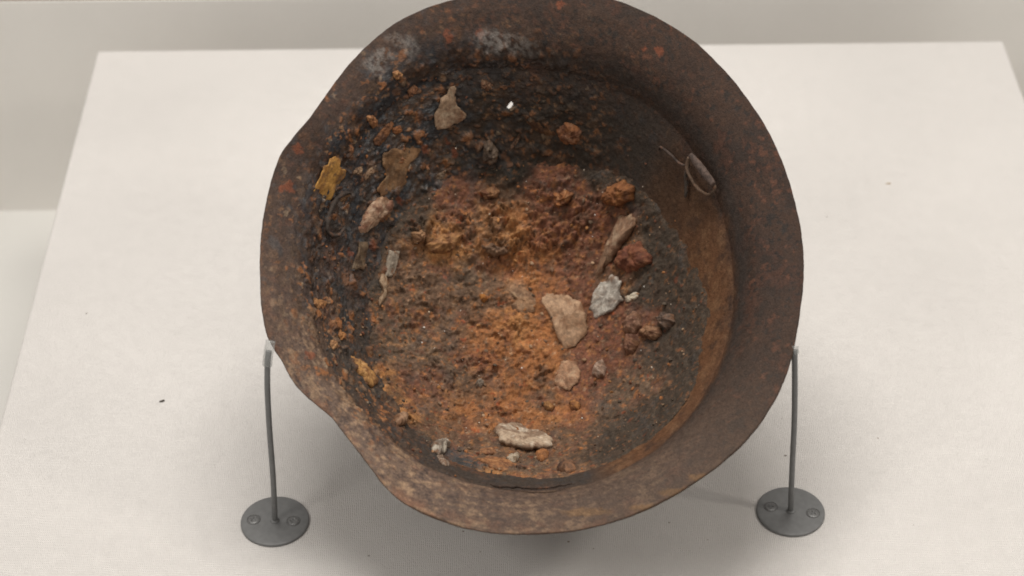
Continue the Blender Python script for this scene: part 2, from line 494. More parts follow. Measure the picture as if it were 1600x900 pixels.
def crust_t(a, b):
    """thickness of the crust above the steel; negative where bare"""
    P = np.column_stack([a, b, S(a, b)])
    s, phi = s_of(a, b)
    edge = np.interp(np.degrees(phi), [0, 20, 45, 70, 95, 130, 160, 200, 240, 280, 315, 340, 360],
                     [.885, .83, .80, .74, .72, .74, .76, .78, .86, .93, .95, .915, .885])
    edge = edge + .034 * fbm(P, .026, 5, .6, 3.0)
    cover = sm(edge - s, -.02, .05)
    m = np.zeros(len(a))
    for (ca, cb, ra, rb, hh) in MOUNDS:
        m += hh * np.exp(-((a - ca / 1000) * 1000 / ra) ** 2 - ((b - cb / 1000) * 1000 / rb) ** 2)
    mm = np.clip(m / .004, 0, 1.2)
    # clods: slanted, flat-topped lumps of two sizes
    c, sn = math.cos(-.35), math.sin(-.35)
    wp = .0042 * fbm(P, .007, 4, .6, 4.0)
    wq = .0042 * fbm(P, .007, 4, .6, 4.5)
    U = np.column_stack([(a * c - b * sn) / 1.5 + wp, a * sn + b * c + wq])
    f1, f2, idd = cells(U, .0078, 1)
    cl = np.maximum(idd - .3, -.08) * sm(f2 - f1, .0, .45)
    f1b, f2b, idb = cells(U + .1, .0034, 2)
    cl2 = np.maximum(idb - .35, -.1) * sm(f2b - f1b, .0, .5)
    f1c, f2c, idc = cells(np.column_stack([a, b + S(a, b) * .6]), .0018, 3)
    cl3 = (idc - .4) * sm(f2c - f1c, .0, .4)
    rough = fbm(P, .012, 5, .6, 5.0)
    ridge = fbm(P, .0034, 4, .62, 6.0, True)
    t = .0014 + .00055 * ridge * (.8 + mm) + m + cl * (.0016 + .0060 * mm) + cl2 * (.0016 + .0026 * mm) + cl3 * (.0007 + .0006 * mm) + rough * (.0021 + .0018 * mm)
    smooth_zone = .45 * np.exp(-(((a - .04) / .022) ** 2 + ((b + .025) / .03) ** 2))
    t = t * (1 - smooth_zone)
    return t * cover - (1 - cover) * .0016


def top_h(a, b):
    return S(a, b) + np.maximum(crust_t(a, b), 0)


helmet = empty('steel_helmet', (float(O[0] - EN[0] * .108), float(O[1] - EN[1] * .108), float(O[2] - EN[2] * .108)))
tag(helmet, 'rusted wide-brimmed steel helmet lying upside down on two thin wire mounts', 'helmet')

# ---- shell: inner face, outer face and edge as one mesh
NA = 1200
sv = np.unique(np.concatenate([np.linspace(0.02, .6, 30), np.linspace(.6, .84, 62), np.linspace(.84, 1.06, 110), np.linspace(1.06, 2.0, 64)]))
NS = len(sv)
phi = np.arange(NA) * TAU / NA
PH2, SV2 = np.meshgrid(phi, sv)            # rows s, columns phi
PHf, SVf = PH2.ravel(), SV2.ravel()
ri, ro = rad(RIf, PHf), rad(ROf, PHf)
edge_j = .0003 * fbm(np.column_stack([np.cos(PHf) * .15, np.sin(PHf) * .15]), .010, 4, .6, 9.0)   # nibbled edge
rr = np.where(SVf < 1, SVf * ri, ri + (SVf - 1) * (ro + edge_j - ri))
A, Bc = rr * np.cos(PHf), rr * np.sin(PHf)
Hh = profile(SVf, PHf) + hrim(PHf) * np.clip(SVf - 1, 0, 1) ** 1.3
P0 = np.column_stack([A, Bc, Hh])


def grid_normals(P, ns, na):
    G = P.reshape(ns, na, 3)
    du = np.roll(G, -1, 1) - np.roll(G, 1, 1)
    dv = np.gradient(G, axis=0)
    n = np.cross(du, dv)
    n = -n if False else n
    n /= np.linalg.norm(n, axis=2)[:, :, None] + 1e-12
    n = np.where(n[:, :, 2:3] < 0, -n, n)
    return n.reshape(-1, 3)


NR = grid_normals(P0, NS, NA)
# relief: shallow dents on the brim, pitting, scabby corrosion on the upper left wall
dent = .0011 * fbm(P0, .055, 2, .5, 12.0) * sm(SVf, .9, 1.3)
pit = fbm(P0, .006, 5, .6, 13.0)
left_w = np.clip(bumpa(PHf, 150, 62) + .8 * bumpa(PHf, 215, 30), 0, 1)
wall_w = sm(SVf, .55, .75) * (1 - sm(SVf, 1.02, 1.25))
scabby = left_w * (wall_w + .35 * (1 - sm(SVf, 1.1, 1.8)) * sm(SVf, .9, 1.1))
scabby = np.clip(scabby + .8 * wall_w * bumpa(PHf, 92, 28), 0, 1)
on = np.nonzero(left_w * sm(SVf, .5, .65) + scabby > .02)[0]
WQ = P0[on] + .0022 * np.column_stack([fbm(P0[on], .005, 3, .6, 16.0 + k) for k in range(3)])
f1 = np.full(len(P0), 9.0); idd = np.zeros(len(P0)); g1 = np.full(len(P0), 9.0); idh = np.zeros(len(P0))
f1[on], idd[on] = cells3(WQ, .0068, 5)
g1[on], idh[on] = cells3(WQ + .3, .0032, 8)
patchy = sm(fbm(P0, .022, 3, .5, 18.0), -.25, .25)
scab = (idd > .45) * sm(.62 - f1, 0, .22) * (idd - .2) * patchy
scab2 = (idh > .5) * sm(.60 - g1, 0, .25) * (idh - .2)
disp = dent + .00016 * pit + scabby * (.0024 * scab + .0011 * scab2 + .0012 * fbm(P0, .007, 5, .62, 14.0))
disp += .0005 * sm(fbm(P0, .0035, 3, .5, 15.0), .1, .6) * bumpa(PHf, 240, 45) * sm(SVf, 1.0, 1.2)
PIn = P0 + NR * disp[:, None]

# ---- shell colour
n_big = fbm(P0, .030, 4, .55, 20.0); n_mid = fbm(P0, .009, 4, .55, 21.0); n_fin = fbm(P0, .0032, 4, .6, 22.0)
col = np.tile(np.array([.044, .026, .0185]), (len(P0), 1))
col = mixc(col, np.array([.029, .020, .016]), sm(n_big, -.1, .5))
col = mixc(col, np.array([.062, .030, .020]), .75 * sm(n_mid + .9 * n_big, .10, .75))
col = mixc(col, np.array([.021, .018, .016]), .8 * sm(n_fin + .6 * n_mid - .3 * n_big, .18, .55))
col = mixc(col, np.array([.105, .045, .027]), .6 * sm(fbm(P0, .0050, 3, .6, 23.0) + .35 * fbm(P0, .045, 2, .5, 35.0), .38, .62))
# tan speckle of thinly rusted paint along the near brim, streaked along the rim
st = np.column_stack([PHf * .145 / 2.0, rr, Hh * 0])
spk = .7 * fbm(st, .0022, 4, .62, 24.0) + .5 * fbm(st, .0075, 3, .6, 24.5)
lo = np.clip(bumpa(PHf, 238, 30) + .55 * bumpa(PHf, 200, 22) + .45 * bumpa(PHf, 283, 22), 0, 1) * sm(SVf, .96, 1.1)
col = mixc(col, np.array([.145, .098, .074]), .8 * lo)
col = mixc(col, np.array([.290, .190, .118]), lo * sm(spk, .0, .45) * .8)
col = mixc(col, np.array([.052, .038, .034]), lo * sm(-spk + .2 * n_big, .12, .42) * .85)
col = mixc(col, np.array([.19, .088, .05]), .55 * lo * sm(SVf, 1.72, 1.97) * sm(n_mid, -.2, .35))
lo2 = np.clip(bumpa(PHf, 300, 32), 0, 1) * sm(SVf, 1.0, 1.15)
col = mixc(col, np.array([.085, .058, .043]), .55 * lo2)
# wall of the dome
wall_m = 1 - sm(SVf + .05 * n_mid + .05 * n_big, .90 + .03 * bumpa(PHf, 345, 50) - .10 * bumpa(PHf, 65, 40), 1.10 + .12 * bumpa(PHf, 65, 40))
wc = np.tile(np.array([.045, .036, .030]), (len(P0), 1))
wc = mixc(wc, BLU * .8, sm(n_mid, 0, .5) * .8)
wc = mixc(wc, np.array([.10, .050, .030]), sm(n_big + .6 * n_fin, .1, .6) * .8)
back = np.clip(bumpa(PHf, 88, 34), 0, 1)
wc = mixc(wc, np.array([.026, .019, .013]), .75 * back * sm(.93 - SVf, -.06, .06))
wc = mixc(wc, np.array([.16, .065, .025]), back * .7 * sm(n_mid + .4 * n_fin, .25, .55) * sm(.9 - SVf, -.03, .08))
# smooth orange-brown band on the right-hand wall
band = np.clip(bumpa(PHf, 345, 42) + .7 * bumpa(PHf, 308, 22) + .45 * bumpa(PHf, 36, 14), 0, 1)
band = sm(band, .25, .7)
bc = mixc(np.tile(np.array([.110, .052, .026]), (len(P0), 1)), np.array([.150, .078, .040]), sm(fbm(P0, .012, 5, .62, 26.0), -.1, .5))
bc = mixc(bc, np.array([.062, .034, .021]), sm(n_mid + .5 * n_big, .05, .55) * .75)
bc = mixc(bc, np.array([.045, .028, .019]), .8 * bumpa(PHf, 38, 20))
wc = wc * (1 - band[:, None]) + bc * band[:, None]
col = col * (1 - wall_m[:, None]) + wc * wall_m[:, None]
# dark worn ring where the brim turns, right side
ring = np.exp(-((SVf - 1.10 + .02 * n_mid) / .09) ** 2) * np.clip(bumpa(PHf, 0, 55) + bumpa(PHf, 60, 40), 0, 1)
col = mixc(col, np.array([.040, .033, .029]), .75 * ring)
# left brim: cooler, with blue-grey patches
lb = np.clip(bumpa(PHf, 165, 36) + .7 * bumpa(PHf, 125, 25), 0, 1) * sm(SVf, .8, 1.0)
col = mixc(col, np.array([.062, .042, .034]), .5 * lb * sm(SVf, 1.2, 1.7))
col = mixc(col, np.array([.056, .060, .064]), .5 * lb * sm(fbm(P0, .012, 5, .6, 27.0), .12, .5))
ul = np.clip(bumpa(PHf, 128, 30) + .6 * bumpa(PHf, 165, 25), 0, 1) * sm(SVf, .6, .75) * (1 - sm(SVf, 1.25, 1.6))
col = mixc(col, np.array([.030, .032, .036]), .8 * ul * sm(fbm(P0, .014, 5, .6, 37.0), -.25, .15))
col = mixc(col, np.array([.090, .095, .100]), .55 * ul * sm(fbm(P0, .007, 5, .65, 38.0), .22, .5))
gloss = np.clip(.42 * ul * sm(fbm(P0, .010, 4, .6, 39.0), -.2, .3), 0, .5)
# flecks of orange and red rust on the left wall and brim
fl = fbm(P0, .0046, 3, .6, 28.0)
flw = np.clip(left_w * sm(SVf, .55, .7) * (1 - .65 * sm(SVf, 1.2, 1.8)) + .22 * back * wall_m, 0, 1) * (.35 + .65 * sm(fbm(P0, .018, 3, .5, 36.0), -.15, .3))
col = mixc(col, np.array([.085, .052, .034]), flw * .75 * sm(fbm(P0, .008, 4, .6, 34.0), -.1, .3))
tone = np.where(idd > .86, 1, 0) * sm(.60 - f1, .05, .25)
col = mixc(col, ORG, flw * .8 * tone)
tone = ((idd > .72) & (idd <= .80)) * sm(.60 - f1, .05, .25)
col = mixc(col, np.array([.22, .13, .075]), flw * .7 * tone)
tone = (idh > .88) * sm(.60 - g1, .05, .25)
col = mixc(col, np.array([.27, .11, .045]), flw * .85 * tone)
tone = ((idh > .76) & (idh < .80)) * sm(.60 - g1, .05, .25)
col = mixc(col, np.array([.28, .20, .13]), flw * .8 * tone)
col = mixc(col, ORG * .85, flw * .8 * sm(fl, .40, .60))
col = mixc(col, np.array([.26, .14, .07]), flw * .8 * sm(fbm(P0, .0038, 3, .6, 29.0), .42, .60))
# named spots: red rust, pale deposit, ochre stains on the near brim
AB = np.column_stack([A, Bc]) * 1000
wa = AB + 1.6 * np.column_stack([fbm(P0, .004, 3, .6, 30.0), fbm(P0, .004, 3, .6, 31.0)])


def spot(cx, cy, rx, ry, c, k):
    global col
    d = ((wa[:, 0] - cx) / rx) ** 2 + ((wa[:, 1] - cy) / ry) ** 2
    col = mixc(col, c, k * sm(1.5 - d + .9 * n_fin, 0, 1.0))


for (x, y, r) in [(-124.9, 59.6, 2.2), (-129.7, 38.8, 2.6), (-133, 37, 1.5), (-40.9, 92.3, 1.7), (-58, 89.5, 1.6), (-44.9, 95, 1.2), (-73.6, 61.3, 1.5),
                  (-99.6, 21.5, 1.6), (-88.3, 31.8, 2.0), (-115.5, -57.6, 2.6), (-25.3, 137, 2.2), (-43.2, 134.5, 2.4), (20, 150.5, 2.0), (74.8, 121.3, 2.0), (66, 124, 1.3)]:
    spot(x, y, r, r * 1.2, np.array([.165, .052, .026]), .7)
for (x, y, rx, ry, k) in [(-78.9, 120.9, 6, 4, .55), (-84.2, 115, 6, 4, .6), (-64.7, 127, 5, 5, .45), (-19.9, 134, 8, 5, .6), (-8, 132.5, 9, 3.5, .55), (3.6, 130.5, 5, 3, .4), (-71.8, 130, 7, 3, .3)]:
    d = ((wa[:, 0] - x) / rx) ** 2 + ((wa[:, 1] - y) / ry) ** 2
    col = mixc(col, np.array([.21, .185, .165]), k * sm(1.8 - d, 0, 1.6) * sm(n_fin, -.35, .25))
for (x, y, rx, ry) in [(73.3, -138.5, 9, 2.6), (26, -147, 11, 2.4), (84, -131, 5, 2.5), (55, -146, 6, 2)]:
    d = ((wa[:, 0] - x) / rx) ** 2 + ((wa[:, 1] - y) / ry) ** 2
    col = mixc(col, np.array([.20, .110, .048]), .42 * sm(1.8 - d, 0, 1.5))
col *= (1 + .22 * np.clip(fbm(P0, .0016, 3, .6, 33.0), -1, 1))[:, None]

# outer face, 1.5 mm behind the inner one (fewer rings)
oi = np.unique(np.concatenate([np.arange(0, NS, 3), [NS - 1]]))
rows = (oi[:, None] * NA + np.arange(NA)[None, :]).ravel()
POut = P0[rows] - NR[rows] * .0015
nin = len(PIn)
V = np.concatenate([PIn, POut])
i0 = np.arange(NS - 1)[:, None] * NA + np.arange(NA)[None, :]
i1 = np.arange(NS - 1)[:, None] * NA + (np.arange(NA)[None, :] + 1) % NA
qin = np.stack([i0, i1, i1 + NA, i0 + NA], -1).reshape(-1, 4)
no = len(oi)
j0 = nin + np.arange(no - 1)[:, None] * NA + np.arange(NA)[None, :]
j1 = nin + np.arange(no - 1)[:, None] * NA + (np.arange(NA)[None, :] + 1) % NA
qout = np.stack([j0, j0 + NA, j1 + NA, j1], -1).reshape(-1, 4)
e0 = (NS - 1) * NA + np.arange(NA); e1 = (NS - 1) * NA + (np.arange(NA) + 1) % NA
o0 = nin + (no - 1) * NA + np.arange(NA); o1 = nin + (no - 1) * NA + (np.arange(NA) + 1) % NA
qe = np.stack([e0, e1, o1, o0], -1)
Q = np.concatenate([qin, qout, qe])
# the small rust hole through the far wall
ctr = V[Q].mean(1)
hd = ((ctr[:, 0] + .0086) / .00165) ** 2 + ((ctr[:, 1] - .1116 - (ctr[:, 0] + .0086) * .3) / .0012) ** 2
isout = Q.min(1) >= nin
Q = Q[hd > np.where(isout, 3.0, 1.0)]
colA = np.concatenate([np.column_stack([col, 1 - gloss]), np.tile(np.array([.075, .05, .036, 1.0]), (len(POut), 1))])
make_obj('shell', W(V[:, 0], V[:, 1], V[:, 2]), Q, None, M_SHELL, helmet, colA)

# ---- crust mesh
step = .0006
ga = np.arange(-.118, .1181, step); gb = np.arange(-.122, .1261, step)
GA, GB_ = np.meshgrid(ga, gb)
a_, b_ = GA.ravel(), GB_.ravel()
t_ = crust_t(a_, b_)
s_, ph_ = s_of(a_, b_)
h_ = S(a_, b_) + t_
P2 = np.column_stack([a_, b_, S(a_, b_)])
cc = field_colour(a_, b_)
m1 = fbm(P2, .007, 4, .6, 40.0); m2 = fbm(P2, .0026, 3, .6, 41.0)
lum = cc.mean(1)
floorish = sm(lum, .03, .09)
cc = mixc(cc, BR * .8, .65 * floorish * sm(m1, .02, .4))
cc = mixc(cc, RB, .6 * floorish * sm(fbm(P2, .011, 4, .6, 47.0), .05, .4))
cc = mixc(cc, OCH, .42 * floorish * sm(-m1 + .5 * m2, .18, .6))
cc = mixc(cc, DK, .50 * sm(m2 + .4 * m1, .25, .55))
cc = mixc(cc, ORG * 1.15, (.25 + .55 * floorish) * sm(fbm(P2, .0036, 3, .6, 42.0), .32, .52))
cc = mixc(cc, RED * .9, (.3 + .4 * floorish) * sm(fbm(P2, .0060, 4, .65, 43.0), .52, .66))
cc = mixc(cc, TAN * .85, .5 * floorish * sm(fbm(P2, .0034, 3, .6, 44.0), .44, .62))
cc = mixc(cc, BLU * 1.2, .30 * sm(fbm(P2, .013, 4, .6, 45.0), .22, .5) * (1 - .7 * sm(np.hypot(a_ - .005, b_ - .01), .07, .03)))
_, _, ida = cells(np.column_stack([a_, b_ + S(a_, b_) * .6]) + .05, .0030, 6)
cc *= (.80 + .40 * ida)[:, None]
_, _, idg = cells(np.column_stack([a_, b_ + S(a_, b_) * .6]) + .09, .0013, 7)
cc *= (.90 + .20 * idg)[:, None]
cc *= (1 + .30 * np.clip(fbm(P2, .0013, 3, .6, 46.0), -1, 1))[:, None]
na_, nb_ = len(ga), len(gb)
ii = (np.arange(nb_ - 1)[:, None] * na_ + np.arange(na_ - 1)[None, :]).ravel()
qc = np.stack([ii, ii + 1, ii + 1 + na_, ii + na_], -1)
keep = (t_[qc].max(1) > -.0012) & (s_[qc].max(1) < .94)
qc = qc[keep]
used = np.unique(qc); remap = np.full(len(a_), -1); remap[used] = np.arange(len(used))
crust = make_obj('rust_crust', W(a_[used], b_[used], h_[used]), remap[qc], None, M_CRUST, helmet, cc[used])
tag(crust, 'crumbly orange and brown rust and soil crust in the bowl', kind='stuff')


# ------------------------------------------------------------------ tubes, used for loops and wires
def tube(name, pts, radii, mat, parent=None, col=None, segs=12, closed=False, smoothn=4, noise=0.0):
    P = np.asarray(pts, dtype=np.float64)
    R = np.full(len(P), radii) if np.isscalar(radii) else np.asarray(radii, dtype=np.float64)
    n = len(P); out, ro_ = [], []
    rng_ = range(n) if closed else range(n - 1)
    for i in rng_:
        if closed: p0, p1, p2, p3 = P[(i - 1) % n], P[i], P[(i + 1) % n], P[(i + 2) % n]; ra, rb = R[i], R[(i + 1) % n]
        else: p0, p1, p2, p3 = P[max(i - 1, 0)], P[i], P[i + 1], P[min(i + 2, n - 1)]; ra, rb = R[i], R[i + 1]
        for k in range(smoothn):
            f = k / smoothn
            out.append(.5 * (2 * p1 + (p2 - p0) * f + (2 * p0 - 5 * p1 + 4 * p2 - p3) * f * f + (3 * p1 - p0 - 3 * p2 + p3) * f ** 3))
            ro_.append(ra + (rb - ra) * f)
    if not closed: out.append(P[-1]); ro_.append(R[-1])
    C = np.array(out); R = np.array(ro_); m = len(C)
    Tn = np.roll(C, -1, 0) - np.roll(C, 1, 0) if closed else np.gradient(C, axis=0)
    Tn /= np.linalg.norm(Tn, axis=1)[:, None]
    ref = np.array([0, 0, 1.0]) if abs(Tn[0][2]) < .8 else np.array([1.0, 0, 0])
    V = []
    for i in range(m):
        u = np.cross(Tn[i], ref); u /= np.linalg.norm(u); v = np.cross(Tn[i], u)
        ref = np.cross(u, Tn[i]) if np.linalg.norm(np.cross(u, Tn[i])) > .1 else ref
        for k in range(segs):
            t = TAU * k / segs
            V.append(C[i] + R[i] * (u * math.cos(t) + v * math.sin(t)))
    V = np.array(V)
    if noise:
        V += noise * np.column_stack([fbm(V, .004, 3, .6, 50 + k) for k in range(3)])
    qs = []
    for i in range(m if closed else m - 1):
        for k in range(segs):
            qs.append((i * segs + k, i * segs + (k + 1) % segs, ((i + 1) % m) * segs + (k + 1) % segs, ((i + 1) % m) * segs + k))
    tr = []
    if not closed:
        V = np.concatenate([V, C[:1], C[-1:]])
        for k in range(segs):
            tr.append((len(V) - 2, (k + 1) % segs, k)); tr.append((len(V) - 1, (m - 1) * segs + k, (m - 1) * segs + (k + 1) % segs))
    cl = None
    if col is not None:
        cl = np.tile(np.asarray(col, dtype=float), (len(V), 1))
        nn = fbm(V, .004, 4, .6, 60.0)
        cl = mixc(cl, np.asarray(col) * .45, sm(nn, .05, .5)); cl = mixc(cl, np.array([.17, .075, .04]), .6 * sm(-nn, .15, .5))
    return make_obj(name, V, qs, tr or None, mat, parent, cl)


def rim3(lst):
    p = np.array(lst) / 1000.0
    return W(p[:, 0], p[:, 1], p[:, 2])


# chin-strap loops
loopR = tube('strap_loop', rim3([(90.4, 64.6, -24.2), (89.2, 60.5, -28.8), (91.6, 53.6, -29.8), (95.7, 45.7, -27.6), (100.3, 40.8, -22.6), (102.8, 42.4, -18.4), (102, 45, -17.4)]),
             [.0011, .0010, .0009, .0009, .0009, .0010, .0012], M_PIECE, helmet, (.125, .080, .054), 10, False, 6, .0003)
tag(loopR, 'bent wire chin-strap loop with a thick bar, right wall')
tube('loop_bar', rim3([(90.8, 64.6, -20.6), (93.4, 59.8, -19.8), (96.3, 54.2, -18.6), (99.2, 48.6, -17.2), (102.0, 43.4, -15.8)]),
     [.0015, .0022, .0024, .0023, .0014], M_PIECE, loopR, (.090, .062, .050), 14, False, 6, .0004)
tube('loop_tail', rim3([(75.4, 79.2, -42), (76.0, 78.3, -37.8), (80.4, 73.6, -36), (84.9, 67.4, -34.8), (88.3, 63.7, -32), (90.2, 63, -26)]),
     [.0006, .0007, .0008, .0008, .0008, .0007], M_PIECE, loopR, (.075, .052, .042), 8, False, 5, .0002)
tube('loop_lug', rim3([(90.2, 63, -27), (89.1, 58.6, -34.5), (89.4, 53.2, -39.6), (89.1, 49.0, -43)]),
     [.0009, .0011, .0011, .0006], M_PIECE, loopR, (.065, .050, .040), 8, False, 5, .0003)
loopL = tube('strap_loop', rim3([(-98.2, 50.6, -36), (-99.8, 50, -33.4), (-103.8, 45.9, -29.8), (-106.5, 41.9, -28), (-108.9, 35, -27.4), (-110.2, 28.3, -27.4), (-109.6, 24.2, -29.4),
                                 (-107.9, 23, -32.8), (-104.4, 26.7, -37.4), (-101.6, 33, -40)]),
             [.0006, .0014, .0011, .0016, .0012, .0015, .0011, .0014, .0010, .0004], M_PIECE, helmet, (.050, .038, .031), 10, False, 4, .0012)
tag(loopL, 'corroded dark wire loop stuck to the left wall')
# remnant of the liner band along the near edge
lin = np.array([(-22, -125.5, -22), (-18.7, -127.4, -18.5), (-13.2, -128, -18), (-7.6, -128.4, -18), (-1.1, -130, -14.6), (5.4, -130.4, -13.8), (12.6, -129.2, -15), (20, -126.2, -19.6)])
tag(tube('liner_band', rim3(lin), [.0004, .0008, .0009, .0008, .0009, .0008, .0007, .0003], M_PIECE, helmet, (.05, .034, .026), 8, False, 6, .0006),
    'thin dark liner band lifting from the near edge')

